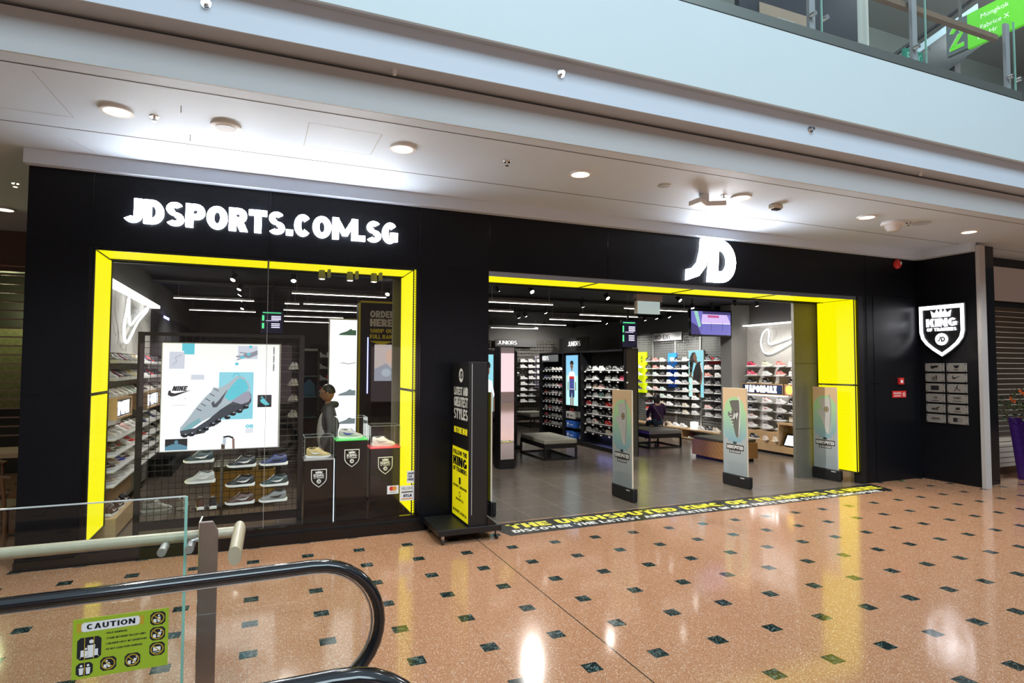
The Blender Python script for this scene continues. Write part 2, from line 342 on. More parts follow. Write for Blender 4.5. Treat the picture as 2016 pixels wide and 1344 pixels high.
def jd(mb, fr, h, m, n0=.001, n1=None):
    """slanted JD mark, height h, left foot at the frame origin; width about 1.05h"""
    def S(p): return [(a*h, b*h) for a, b in p]
    inn = [(.437, 1), (.41, .72), (.33, .44), (.17, .28), (.02, .26)]; out = [(.705, 1), (.665, .66), (.54, .34), (.35, .12), (.0, .0)]
    for i in range(4): mb.poly(fr, S([inn[i+1], out[i+1], out[i], inn[i]]), m, n0, n1)
    mb.poly(fr, S([(.61, 0), (.89, 0), (.95, 1), (.735, 1)]), m, n0, n1)
    mb.poly(fr, S([(.88, 0), (1.0, 0), (1.0, .26), (.895, .26)]), m, n0, n1); mb.poly(fr, S([(.93, .76), (1.0, .76), (1.0, 1), (.95, 1)]), m, n0, n1)
    N = 14
    for i in range(N):
        p, q = -PI/2+PI*i/N, -PI/2+PI*(i+1)/N
        mb.poly(fr, S([(1.0+.19*cos(p), .51+.25*sin(p)), (1.0+.44*cos(p), .5+.5*sin(p)), (1.0+.44*cos(q), .5+.5*sin(q)), (1.0+.19*cos(q), .51+.25*sin(q))]), m, n0, n1)
SHIELD = [(-.5, .62), (.5, .62), (.5, .0), (.46, -.16), (.36, -.3), (.2, -.44), (0, -.58), (-.2, -.44), (-.36, -.3), (-.46, -.16), (-.5, .0)]
def king(mb, fr, w, m, ring=.07, n0=.001, n1=None, mb2=None):
    """crowned shield, width w, centred on the frame origin"""
    K = len(SHIELD); ins = [(a*(1-2*ring), b*(1-2*ring*.95)+.0) for a, b in SHIELD]
    for i in range(K):
        j = (i+1) % K
        mb.poly(fr, [tuple(w*c for c in q) for q in (SHIELD[i], SHIELD[j], ins[j], ins[i])], m, n0, n1)
    tb = mb2 or mb
    cr = [(-.2, .34), (-.23, .5), (-.14, .43), (-.09, .52), (-.045, .43), (0, .55), (.045, .43), (.09, .52), (.14, .43), (.23, .5), (.2, .34)]
    tb.poly(fr, [(a*w, b*w) for a, b in cr], m, n0, n1)
    text(tb, fr.at(0, .12*w), 'KING', .68*w, .19*w, m, .25, .08, n0, n1, center=True)
    text(tb, fr.at(0, .015*w), 'OF TRAINERS', .66*w, .075*w, m, .25, .1, n0, n1, center=True)
    c = fr.at(0, -.18*w)
    tb.ell(c, 0, 0, .14*w, .14*w, m, n0, n1)
    jd(tb, fr.at(-.088*w, -.24*w), .12*w, PRB, (n1 or n0)+.002)
SW = [(.10, .62), (.03, .45), (.02, .28), (.08, .16), (.2, .13), (.36, .18), (1.0, .55), (.45, .36), (.3, .32), (.2, .33), (.14, .4), (.11, .5)]
def swoosh(mb, fr, w, m, n0=.001, n1=None): mb.poly(fr, [(a*w, b*w) for a, b in SW], m, n0, n1)
XF = lambda x, y, z: Fr((x, y, z), (1, 0, 0), (0, 0, 1))        # faces -y (to the mall)
LF = lambda x, y, z: Fr((x, y, z), (0, -1, 0), (0, 0, 1))       # faces -x
FF = lambda x, y, z: Fr((x, y, z), (1, 0, 0), (0, 1, 0))        # faces up
ORD = ['first', 'second', 'third', 'fourth', 'fifth', 'sixth', 'seventh', 'eighth', 'ninth', 'tenth', 'eleventh', 'twelfth', 'thirteenth', 'fourteenth']
# ================================================================ the setting
# ground floors
struct('floor', MB().rect(FF(0, 0, 0), -9, -17, 22, -.05, TZ).rect(FF(0, 0, 0), -9, -.05, -2.2, 8, TZ).rect(FF(0, 0, 0), 9.72, -.05, 22, 0.02, TZ).rect(FF(0, 0, 0), 11.5, 0.02, 22, 6, TZ), origin=(0, 0, 0))
struct('floor', MB().rect(FF(0, 0, 0), -2.2, -.05, 9.72, 14, ST).rect(FF(0, 0, 0), 9.72, .02, 11.5, 14, ST), origin=(0, 0, 0))
# stepped soffit of the upper floor, profile in (y, z), run along x
X0, X1 = -9, 16
c = MB(); c.box((X0, -2.25, 4.15), (X1, 0.0, 4.3), WHITEP); c.box((X0, 0, 4.15), (-2.2, 8, 4.3), WHITEP); c.box((11.3, 0, 4.15), (X1, 6, 4.3), WHITEP)
for y in (-2.09, -.82): c.rect(FF(0, 0, 4.149), X0, y-.008, X1, y+.008, mat('ceiling_groove', (.05, .05, .055), .8))
for pts in ([(-9, -1.12), (-1.56, -1.13), (-1.6, -2.0)], [(.33, -1.82), (.32, -1.22), (.96, -1.22), (.97, -1.8), (.33, -1.82)], [(-.32, -.78), (-.32, -.45), (.14, -.46), (.14, -.78)], [(-1.75, -.55), (-1.6, -.15)]):
    c.strip(FF(0, 0, 4.1485), pts, .006, mat('hatch_line', (.42, .42, .44), .8))
struct('ceiling', c)
c = MB(); c.box((X0, -2.27, 4.15), (X1, -2.25, 4.47), noisy('riser_paint', (.5, .52, .53), .03, 2, rough=.6)); c.box((X0, -2.27, 4.5), (X1, -2.0, 4.6), BEIGEP); c.box((X0, -2.12, 4.3), (X1, -2.02, 4.52), mat('shadow_gap', (.08, .08, .09), .8))  # box in the gap coloured dark, the shade of the recess painted in
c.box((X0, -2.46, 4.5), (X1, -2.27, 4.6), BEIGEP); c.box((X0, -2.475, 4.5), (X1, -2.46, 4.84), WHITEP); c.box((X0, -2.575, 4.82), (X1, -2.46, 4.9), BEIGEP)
struct('ceiling', c)
FASC = noisy('fascia_paint', (.64, .76, .80), .02, 1.2, rough=.55)
struct('trim_1', B((X0, -2.60, 4.80), (X1, -2.57, 5.64), FASC).box((X0, -2.57, 4.9), (X1, -2.3, 5.6), FASC))
struct('floor', B((X0, -2.57, 5.6), (X1, 9, 5.66), noisy('upper_floor', (.4, .35, .3), .1, 3)))
# white lip above the shop front, wrapping round the side wall
LIP = WHITEP
struct('trim_2', B((-2.22, -.1, 4.0), (11.12, 0.0, 4.149), LIP).box((11.05, -1.0, 4.0), (11.2, -.05, 4.149), LIP))
# ---- black shop front
def vseam(mb, x, z0, z1): mb.box((x-.004, -.004, z0), (x+.004, .0, z1), BLKG)
f = MB()
f.box((-2.2, 0, 0), (-1.68, .14, 4.0), FX); f.box((-1.68, 0, 3.24), (1.8, .14, 4.0), FX); f.box((-1.68, 0, 0), (1.8, .14, .15), BLK)
f.box((1.8, 0, 0), (2.7, .14, 4.0), FX); f.box((2.7, 0, 3.26), (9.72, .14, 4.0), FX); f.box((9.72, 0, 0), (11.2, .14, 4.0), FX); f.box((9.6, .0, 0), (9.72, .14, 3.26), BLK)
f.box((-2.2, .14, 0), (-2.06, 14, 4.15), BLK)
for x, z0, z1 in ((-1.65, 3.24, 4), (.04, 3.24, 4), (1.78, 0, 4), (2.71, 3.26, 4), (4.51, 3.26, 4), (9.8, 0, 4), (9.98, 0, 3.3)): vseam(f, x, z0, z1)
for x0, x1, z in ((-2.2, -1.7, 3.24), (-2.2, -1.7, 1.73), (1.8, 2.7, 3.3), (9.8, 11.2, 3.3), (9.8, 11.2, 1.73)): f.box((x0, -.004, z-.004), (x1, 0, z+.004), BLKG)
struct('wall_front', f, origin=(4, 0, 0))
struct('wall_right', B((11.2, -1.0, 0), (11.3, .14, 4.0), FY))
struct('baseboard_front', B((-2.2, -.035, 0), (-1.7, 0, .09), BLKG).box((-1.7, -.035, 0), (1.8, 0, .12), BLKG).box((1.8, -.02, 0), (2.7, 0, .09), BLKG))
struct('trim_3', B((11.17, -1.06, 0), (11.33, -1.0, 4.1), noisy('grey_post_paint', (.5, .49, .48), .03, 4)))
# shop room
struct('wall_left', B((-2.06, .14, 0), (-1.9, 14, 3.9), GREYW))
struct('wall_back', B((-2.06, 14, 0), (11.6, 14.15, 3.9), GREYW))
struct('wall_right', B((11.45, .14, 0), (11.6, 14, 3.9), GREYW))
struct('ceiling', B((-2.06, .14, 3.62), (11.6, 14, 3.75), DARKC))
struct('wall_partition', B((1.8, .14, 0), (2.7, .8, 3.62), BLK))
struct('column', B((9.03, .86, 0), (9.6, .92, 3.6), GREYC).box((9.03, .855, .88), (9.6, .86, .886), BLK).box((9.03, .855, 2.085), (9.6, .86, 2.091), BLK).box((9.02, .85, .0), (9.6, .86, .1), GREYC))
struct('column', B((1.66, 1.04, 0), (1.82, 1.1, 3.6), GREYC))
struct('column', B((10.85, 4.42, 0), (11.45, 4.8, 3.6), noisy('grey_column_paint', (.25, .245, .235), .05, 3)))
# ---- entrance and window reveals: backlit yellow mesh panels in black frames
def panel(label, a, b, m, group, frame):
    t = thing('reveal_light', label, 'light panel', tuple((a[i]+b[i])/2 if i < 2 else min(a[2], b[2]) for i in range(3)), group=group)
    B(a, b, m).part('mesh_panel', t); frame.part('frame', t); return t
def side(label, x, sgn, z0, z1, y0=.05, y1=.80):
    fr = MB(); xo, xi = x, x+sgn*.012
    for q in ((y0-.015, y0), (y1, y1+.015)): fr.box((min(xo, xi), q[0], z0-.012), (max(xo, xi), q[1], z1+.012), BLK)
    for q in ((z0-.012, z0), (z1, z1+.012)): fr.box((min(xo, xi), y0, q[0]), (max(xo, xi), y1, q[1]), BLK)
    panel(label, (min(x, x-sgn*.04), y0, z0), (max(x, x-sgn*.04), y1, z1), GY, 'yellow reveal panels', fr)
side('tall upper yellow lit panel on the left side of the window', -1.64, 1, 1.72, 3.21); side('lower yellow lit panel on the left side of the window', -1.64, 1, .2, 1.69)
side('tall upper yellow lit panel on the right side of the window', 1.72, -1, 1.72, 3.21); side('lower yellow lit panel on the right side of the window', 1.72, -1, .2, 1.69)
side('upper yellow lit panel on the right side of the entrance', 9.56, -1, 1.72, 3.21); side('lower yellow lit panel behind the right gate of the entrance', 9.56, -1, .2, 1.69)
def topp(label, x0, x1, z=3.215):
    panel(label, (x0+.01, .05, z), (x1-.01, .66, z+.04), GX, 'yellow ceiling reveal panels', B((x0, .035, z-.012), (x1, .05, z+.03), BLKG).box((x0, .66, z-.012), (x1, .675, z+.03), BLK).box((x0-.005, .05, z-.01), (x0+.01, .66, z+.03), BLK))
topp('left half of the yellow lit strip over the window', -1.64, .03); topp('right half of the yellow lit strip over the window', .03, 1.72)
for (x0, x1), l in zip(((2.72, 4.4), (4.4, 6.1), (6.1, 7.8), (7.8, 9.55)), ('leftmost yellow lit panel over the entrance', 'second yellow lit panel over the entrance from the left', 'third yellow lit panel over the entrance, below the two letter sign', 'rightmost yellow lit panel over the entrance')): topp(l, x0, x1)
struct('trim_4', B((-1.68, .81, 3.2), (1.8, .86, 3.62), BLK).box((2.7, .81, 3.2), (9.6, .86, 3.62), BLK).box((2.7, .02, 3.2), (9.6, .05, 3.26), STEEL))
# ---- shop window
w = MB(); 
for a, b in (((-1.68, .005, .15), (-1.64, .05, 3.24)), ((1.74, .005, .15), (1.80, .05, 3.24)), ((-1.64, .005, 3.215), (1.74, .05, 3.24)), ((-1.64, .005, .15), (1.74, .05, .19))): w.box(a, b, BLKG)
wi = struct('window_1', w)
WL[wi.name] = tuple(wi.location)
MB().rect(XF(-1.64, .028, .19), 0, 0, 1.668, 3.025, GLASS).part('glass_pane', wi); MB().rect(XF(.032, .028, .19), 0, 0, 1.708, 3.025, GLASS).part('glass_pane', wi)
B((.028, .024, .19), (.032, .034, 3.215), LGREY).part('glass_joint', wi)
B((-1.67, .15, .02), (1.8, .86, .03), BLK).part('window_sill', wi)
# ---- downlights and other things on the soffit
for i, (x, y) in enumerate(((-1.18, -1.45), (1.22, -1.54), (3.2, -1.55), (5.5, -1.55), (7.85, -1.49), (10.16, -1.49), (-3.32, 2.87))):
    l = ['leftmost round downlight lit over the shop window', 'second lit round downlight, above the window right corner', 'third lit round downlight, over the entrance left part', 'fourth lit round downlight, beside the boxy projector', 'fifth lit round downlight, left of the domed camera', 'rightmost lit round downlight, near the side wall', 'small round downlight over the shuttered cafe at far left'][i]
    t = thing('downlight', l, 'ceiling light', (x, y, 4.12), group='round downlights in the soffit')
    MB().band(Fr((x, y, 4.13), (1, 0, 0), (0, 1, 0)), 0, 0, .125, .125, .1, .1, WHT, n0=0, n1=.02, k=28).part('rim', t)
    MB().ell(Fr((x, y, 4.142), (1, 0, 0), (0, 1, 0)), 0, 0, .1, .1, LDOWN, 0, .006, k=28).part('lens', t)
    lamp('SPOT', 'downlight_lamp', (x, y, 4.11), 105 if i < 6 else 25, (1, .92, .82), (x, y, 0), spot_size=1.9, spot_blend=.6, shadow_soft_size=.08)
t = thing('speaker', 'round white ceiling speaker between the first two downlights', 'speaker', (-.35, -1.47, 4.1))
MB().lathe((-.35, -1.47, 4.12), [(.125, .03), (.125, .01), (.1, 0)], WHT, 28).part('rim', t, smooth=True); MB().ell(FF(-.35, -1.47, 4.116), 0, 0, .085, .085, mat('speaker_grille', (.6, .6, .62), .6), 0, .003).part('grille', t)
def sprinkler(x, y, z, label, n=(0, 0, -1)):
    t = thing('sprinkler', label, 'sprinkler', (x, y, z)); n = Vector(n); c = Vector((x, y, z))
    MB().lathe(c, [(.04, 0), (.036, .008)], CHROME, 16, n).part('plate', t, smooth=True)
    MB().lathe(c+n*.008, [(.012, 0), (.012, .03), (.02, .032), (.02, .038)], CHROME, 12, n).part('nozzle', t, smooth=True)
for x, y, l in ((-.91, -1.43, 'small chrome sprinkler beside the leftmost downlight'), (2.31, -1.58, 'small chrome sprinkler between second and third downlights'), (5.25, -1.52, 'small chrome sprinkler beside the boxy projector'), (8.74, -1.49, 'small chrome sprinkler right of the domed camera'), (-2.74, 1.38, 'dark sprinkler on the brown ceiling at far left')): sprinkler(x, y, 4.149, l)
for x, z, l in ((-.44, 4.655, 'leftmost sidewall sprinkler on the pale blue band'), (2.48, 4.70, 'middle sidewall sprinkler on the pale blue band'), (5.63, 4.68, 'rightmost sidewall sprinkler on the pale blue band')): sprinkler(x, -2.476, z, l, (0, -1, 0))
for x, l in ((.97, 'tiny white sensor on the beige band, left one'), (7.68, 'tiny white sensor on the beige band, right one')): MB().lathe((x, -2.36, 4.45), [(.012, 0), (.02, .02), (.02, .05)], WHT, 14).solo('sensor', l, 'sensor', smooth=True)
t = thing('projector', 'boxy white angled fitting on the soffit above the two letter sign', 'fitting', (5.02, -1.5, 4.05))
MB().poly(FF(5.02, -1.5, 4.0), [(-.2, -.1), (0, .02), (.2, -.1), (.2, .12), (0, .2), (-.2, .12)], WHT, 0, .06).part('housing', t, bevel=.01); B((4.97, -1.46, 4.06), (5.07, -1.4, 4.15), WHT).part('bracket', t)
t = thing('sensor_box', 'small cream detector box on the soffit right of the fourth downlight', 'sensor', (6.18, -1.46, 4.08)); B((6.1, -1.5, 4.09), (6.26, -1.4, 4.149), mat('cream_plastic', (.6, .55, .45), .5)).part('body', t, bevel=.012); B((6.13, -1.49, 4.075), (6.23, -1.42, 4.09), BLK).part('lens', t)
t = thing('dome_camera', 'white domed security camera hanging from the soffit at right', 'security camera', (8.5, -1.42, 4.0))
MB().lathe((8.5, -1.42, 4.0), [(.01, 0), (.07, .012), (.1, .05), (.115, .1)], mat('dome', (.75, .75, .76), .15), 24).part('dome', t, smooth=True); MB().lathe((8.5, -1.42, 4.1), [(.15, 0), (.16, .02), (.15, .049)], WHT, 24).part('mount', t, smooth=True)
for x, y, l in ((4.33, -1.55, 'small round flush speaker plate between third and fourth downlights'), (8.95, -1.54, 'flat round plate on the soffit right of the domed camera')): MB().lathe((x, y, 4.14), [(.07 if x < 5 else .12, 0), (.08 if x < 5 else .13, .009)], LGREY, 24).solo('ceiling_plate', l, 'ceiling plate')
for x, y, l in ((-.67, -1.76, 'thin hook hanging from the soffit, nearer the edge'), (-.67, -1.09, 'thin hook hanging from the soffit, nearer the shop')): MB().tube([(x, y, 4.149), (x, y, 4.09)], .004, LGREY, 6).solo('ceiling_hook', l, 'hook')
# ================================================================ signs on the front
fr = XF(-1.37, -.004, 3.505)
t = thing('shop_sign', 'long white lit letter sign reading JDSPORTS.COM.SG above the window', 'sign', (.06, -.03, 3.5))
S_ = 'JDSPORTS.COM.SG'; k = 2.86/textw(S_, .28, .05); x = 0
for ch in S_:
    G, wd = glyph(ch, .28); mb = MB()
    for g_ in G: mb.poly(fr, [(x+k*a, b*.255) for a, b in g_], LWS, 0, .04); mb.poly(fr, [(x+k*a, b*.255) for a, b in g_], LW, .0405)
    mb.part('letter', t); x += k*(wd+.05)
t = thing('shop_sign', 'big white lit two letter JD sign above the entrance', 'sign', (6.3, -.03, 3.3)); mb = MB(); jd(mb, XF(5.86, -.004, 3.32), .66, LWS, 0, .05); jd(mb, XF(5.86, -.004, 3.32), .66, LW, .0505); 
mb.part('letters', t)
t = thing('shield_sign', 'white lit crowned shield sign on the side wall, KING OF TRAINERS', 'sign', (11.17, -.43, 2.2))
mb, m2 = MB(), MB(); king(mb, LF(11.15, -.43, 2.66), .76, LW2, .075, 0, .008, m2); mb.part('shield_outline', t); m2.part('lettering', t); MB().poly(LF(11.17, -.43, 2.66), [(a*.8, b*.8) for a, b in SHIELD], BLK, -.02, .01).part('backing', t)
# steel brand plates
BR = ['curved check mark under slanted letters', 'three leaf flower', 'three slanted bars', 'plain check mark', 'dark rectangle', 'leaping figure', 'star and arrow', 'VANS lettering', 'PUMA lettering and cat', 'NB letters', 'Reebok lettering', 'two dark boxes']
for i in range(12):
    r, cc = divmod(i, 2); yy = -.27 if cc == 0 else -.64; z = 2.02-r*.183
    t = thing('brand_plate', 'grey plate with black %s, row %s of the side wall' % (BR[i], ['one', 'two', 'three', 'four', 'five', 'six'][r]), 'plate', (11.18, yy, z-.075), group='grey brand plates on the side wall')
    B((11.185, yy-.165, z-.075), (11.2, yy+.165, z+.075), noisy('plate_metal', (.34, .33, .31), .06, 9, rough=.4, metal=.3)).part('plate', t, bevel=.004)
    q = LF(11.184, yy, z)
    for a in (-.145, .145):
        for b in (-.058, .058): MB().ell(q, a, b, .009, .009, PRB, 0, .004, k=8).part('screw', t)
    m = MB()
    if i == 0: swoosh(m, q.at(-.07, -.045), .16, PRB); text(m, q.at(-.045, .0), 'NIKE', .1, .035, PRB, .28, slant=.3)
    elif i == 1:
        for a in (-.5, 0, .5): m.ell(q.at(a*.04, .005, 0, 1, -a), 0, .012, .014, .033, PRB, .001)
        text(m, q.at(0, -.05), 'ADIDAS', .08, .018, PRB, .24, center=True)
    elif i == 2: [m.poly(q, [(-.05+a*.035, -.02), (-.022+a*.035, -.02), (-.04+a*.038, .0+a*.018), (-.058+a*.038, .012+a*.018)], PRB, .001) for a in range(3)]; text(m, q.at(0, -.05), 'ADIDAS', .1, .022, PRB, .24, center=True)
    elif i == 3: swoosh(m, q.at(-.075, -.04), .15, PRB)
    elif i == 4: m.rect(q, -.07, -.04, .07, .04, PRB, .001)
    elif i == 5: m.ell(q, .01, .05, .01, .01, PRB, .001, k=10); m.strip(q, [(.0, .04), (0, 0), (-.05, -.05)], .013, PRB, .001); m.strip(q, [(0, 0), (.055, -.045)], .013, PRB, .001); m.strip(q, [(-.03, .0), (0, .02), (.02, .055)], .009, PRB, .001)
    elif i == 6: m.poly(q, [(-.0, .04), (.04, .01), (0, -.02), (.0, -.005), (.018, .01), (0, .025)], PRB, .001); m.ell(q, -.018, .01, .012, .012, PRB, .001, k=5); m.rect(q, -.06, -.05, .06, -.04, PRB, .001)
    elif i == 7: text(m, q.at(0, -.005), 'VANS', .13, .04, PRB, .2, center=True); m.rect(q, -.075, -.045, .075, -.035, PRB, .001)
    elif i == 8: text(m, q.at(-.01, -.03), 'PUMA', .11, .035, PRB, .3, center=True); m.poly(q, [(-.01, .01), (.04, .02), (.075, .045), (.07, .02), (.04, .0)], PRB, .001)
    elif i == 9: text(m, q.at(0, -.01), 'NB', .07, .045, PRB, .3, center=True, slant=.25); m.rect(q, -.06, -.045, .06, -.035, PRB, .001)
    elif i == 10: text(m, q.at(0, -.015), 'REEBOK', .14, .03, PRB, .2, center=True)
    else: m.rect(q, -.075, -.035, -.005, .035, PRB, .001); m.band(q, .035, 0, .04, .04, .033, .033, PRB, PI/4, 2*PI+PI/4, .001, k=4)
    m.part('logo', t)
# fire safety items on the recessed wall
t = thing('alarm_bell', 'round red alarm bell near the top of the black wall', 'alarm', (10.63, -.03, 3.83)); MB().lathe((10.63, 0, 3.9), [(.085, 0), (.085, .03), (.06, .06), (.02, .07)], PRR, 24, (0, -1, 0)).part('gong', t, smooth=True); MB().ell(XF(10.65, -.072, 3.91), 0, 0, .02, .028, WHT, 0, .004, k=14).part('hub', t)
t = thing('call_point', 'small red fire call point on the black wall', 'alarm', (10.64, -.03, 1.72)); B((10.58, -.045, 1.71), (10.70, 0, 1.83), PRR).part('case', t, bevel=.008); MB().rect(XF(10.6, -.047, 1.74), 0, 0, .06, .05, WHT, 0, .002).part('glass', t)
t = thing('hose_reel_sign', 'red HOSEREEL sign on the black wall below the call point', 'sign', (10.61, -.01, 1.47)); B((10.43, -.012, 1.475), (10.79, 0, 1.595), PRR).part('plate', t); mb = MB(); text(mb, XF(10.45, -.013, 1.535), 'HOSEREEL', .21, .035, PRW, .16); mb.band(XF(10.73, -.013, 1.53), 0, 0, .035, .035, .02, .02, PRW, n0=.001); mb.rect(XF(10.46, -.013, 1.5), 0, 0, .18, .012, PRW, .001); mb.part('lettering', t)
# ---- window stickers
t = thing('sticker', 'small white tax free sticker, topmost on the window lower right', 'sticker', (1.7, .02, .56)); MB().rect(XF(1.65, .024, .575), 0, 0, .1, .15, PRW, 0, .001).part('sheet', t); mb = MB(); [text(mb, XF(1.658, .022, .68-i*.036), s, w_, .026, mat('print_navy', (.01, .02, .08)), .26) for i, (s, w_) in enumerate((('SHOP', .08), ('TAX', .055), ('FREE', .075)))]; mb.part('lettering', t)
t = thing('sticker', 'white sticker with red and orange circles on the window lower right', 'sticker', (1.48, .02, .45)); MB().rect(XF(1.41, .024, .46), 0, 0, .14, .1, PRW, 0, .001).part('sheet', t); MB().ell(XF(1.48, .022, .525), -.018, 0, .026, .026, PRR, .0).ell(XF(1.48, .022, .525), .018, 0, .026, .026, PRO, .001).rect(XF(1.48, .022, .48), -.04, 0, .04, .004, PRB, 0).part('logo', t)
t = thing('sticker', 'white VISA welcome sticker, lowest on the window right', 'sticker', (1.66, .02, .36)); MB().rect(XF(1.565, .024, .365), 0, 0, .18, .185, PRW, 0, .001).part('sheet', t)
mb = MB(); q = XF(1.565, .022, .365); text(mb, q.at(.02, .135), 'WELCOME', .14, .03, mat('print_grey', (.2, .2, .22)), .12); mb.rect(q, .02, .1, .16, .112, PRB, .001); text(mb, q.at(.035, .045), 'VISA', .11, .035, mat('print_navy'), .26, slant=.25); mb.rect(q, .02, .02, .16, .03, PRO, .001); mb.part('lettering', t)
# ---- floor lettering
t = thing('floor_decal', 'long black floor strip with yellow and white slogan across the entrance', 'floor sign', (6.2, -.34, 0)); MB().poly(FF(0, 0, .0), [(2.6, -.1), (9.74, -.06), (9.62, -.53), (9.2, -.58), (2.75, -.66)], noisy('decal_grey', (.022, .02, .019), .2, 2, rough=.25), 0, .003).part('strip', t)
for S_, x0, y0, W_, H_, m_, th, nm in (('THE UNDISPUTED KING OF TRAINERS IS HERE', 2.86, -.395, 6.72, .2, mat('floor_yellow', (.8, .72, .05), .35), .27, 'yellow'), ('DISCOVER THE LATEST AND GREATEST IN OUR FIRST EVER STORE IN SINGAPORE', 2.84, -.565, 6.5, .115, mat('floor_white', (.75, .74, .7), .35), .24, 'white')):
    k = W_/textw(S_, th, .08); x = x0
    for wd_ in S_.split(' '):
        w_ = textw(wd_, th, .08)*k; mb = MB(); text(mb, FF(x, y0, .004), wd_, w_, H_, m_, th, .08, 0, .001); mb.part('word', t, label='%s word %s' % (nm, wd_)); x += w_+k*(.3+.16)
# ================================================================ black sign stand on castors
t = thing('sign_stand', 'tall black wheeled sign stand with yellow lower poster left of the entrance', 'sign stand', (2.2, -.4, 0))
B((1.84, -.74, .1), (2.60, -.06, .17), BLK).part('base', t, bevel=.006)
B((2.2, -.70, .17), (2.43, -.05, 2.06), BLK).part('upright', t, bevel=.004); B((2.235, -.706, .3), (2.243, -.7, 2.04), LGREY).part('edge_strip', t)
MB().poly(XF(2.43, -.715, .17), [(0, 0), (.12, 0), (0, .1)], BLKG, 0, -.5).part('brace', t)
for x, y in ((1.9, -.7), (2.55, -.7), (1.9, -.12), (2.55, -.12)):
    w = B((x-.014, y-.02, .055), (x+.014, y+.02, .1), STEEL).part('castor', t); WL[w.name] = WL[t.name]
    MB().lathe((x-.012, y, .035), [(.035, 0), (.035, .024)], mat('castor_rubber', (.02, .02, .02), .5), 14, (1, 0, 0)).part('wheel', w, smooth=True)
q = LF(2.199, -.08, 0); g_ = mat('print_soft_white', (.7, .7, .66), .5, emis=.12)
mb = MB(); mb.ell(q, .33, 1.90, .085, .085, g_, .001); jd(mb, q.at(.27, 1.86), .09, PRB, .002)
for s_, z, hh in (('LATEST AND', 1.66, .1), ('GREATEST', 1.52, .12), ('STYLES', 1.37, .13)): text(mb, q.at(.05, z), s_, .54, hh, g_, .27)
mb.rect(q, .26, .97, .42, .98, g_, .001); mb.rect(q, .28, .94, .40, .946, g_, .001); mb.part('lettering', t, label='white lettering')
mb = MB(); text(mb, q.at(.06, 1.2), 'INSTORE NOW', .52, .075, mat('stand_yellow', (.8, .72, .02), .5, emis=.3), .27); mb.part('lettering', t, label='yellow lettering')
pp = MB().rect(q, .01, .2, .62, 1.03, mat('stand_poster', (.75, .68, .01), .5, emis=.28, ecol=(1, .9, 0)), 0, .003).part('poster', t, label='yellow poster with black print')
mb = MB(); q = q.at(0, 0, .004)
for s_, z, hh, w_, x in (('FOLLOW THE', .94, .055, .54, .04), ('KING', .81, .11, .54, .04), ('OF TRAINERS', .74, .055, .54, .04), ('JDSPORTS SINGAPORE', .55, .03, .54, .04), ('JDSPORTSSG', .4, .028, .3, .16), ('JDSPORTS.COM.SG', .25, .035, .54, .04)): text(mb, q.at(x, z), s_, w_, hh, PRB, .29, .03)
mb.rect(q, .28, .6, .35, .68, PRB, .001); mb.band(q, .315, .48, .035, .035, .024, .024, PRB, n0=.001, k=14); mb.part('print', pp)
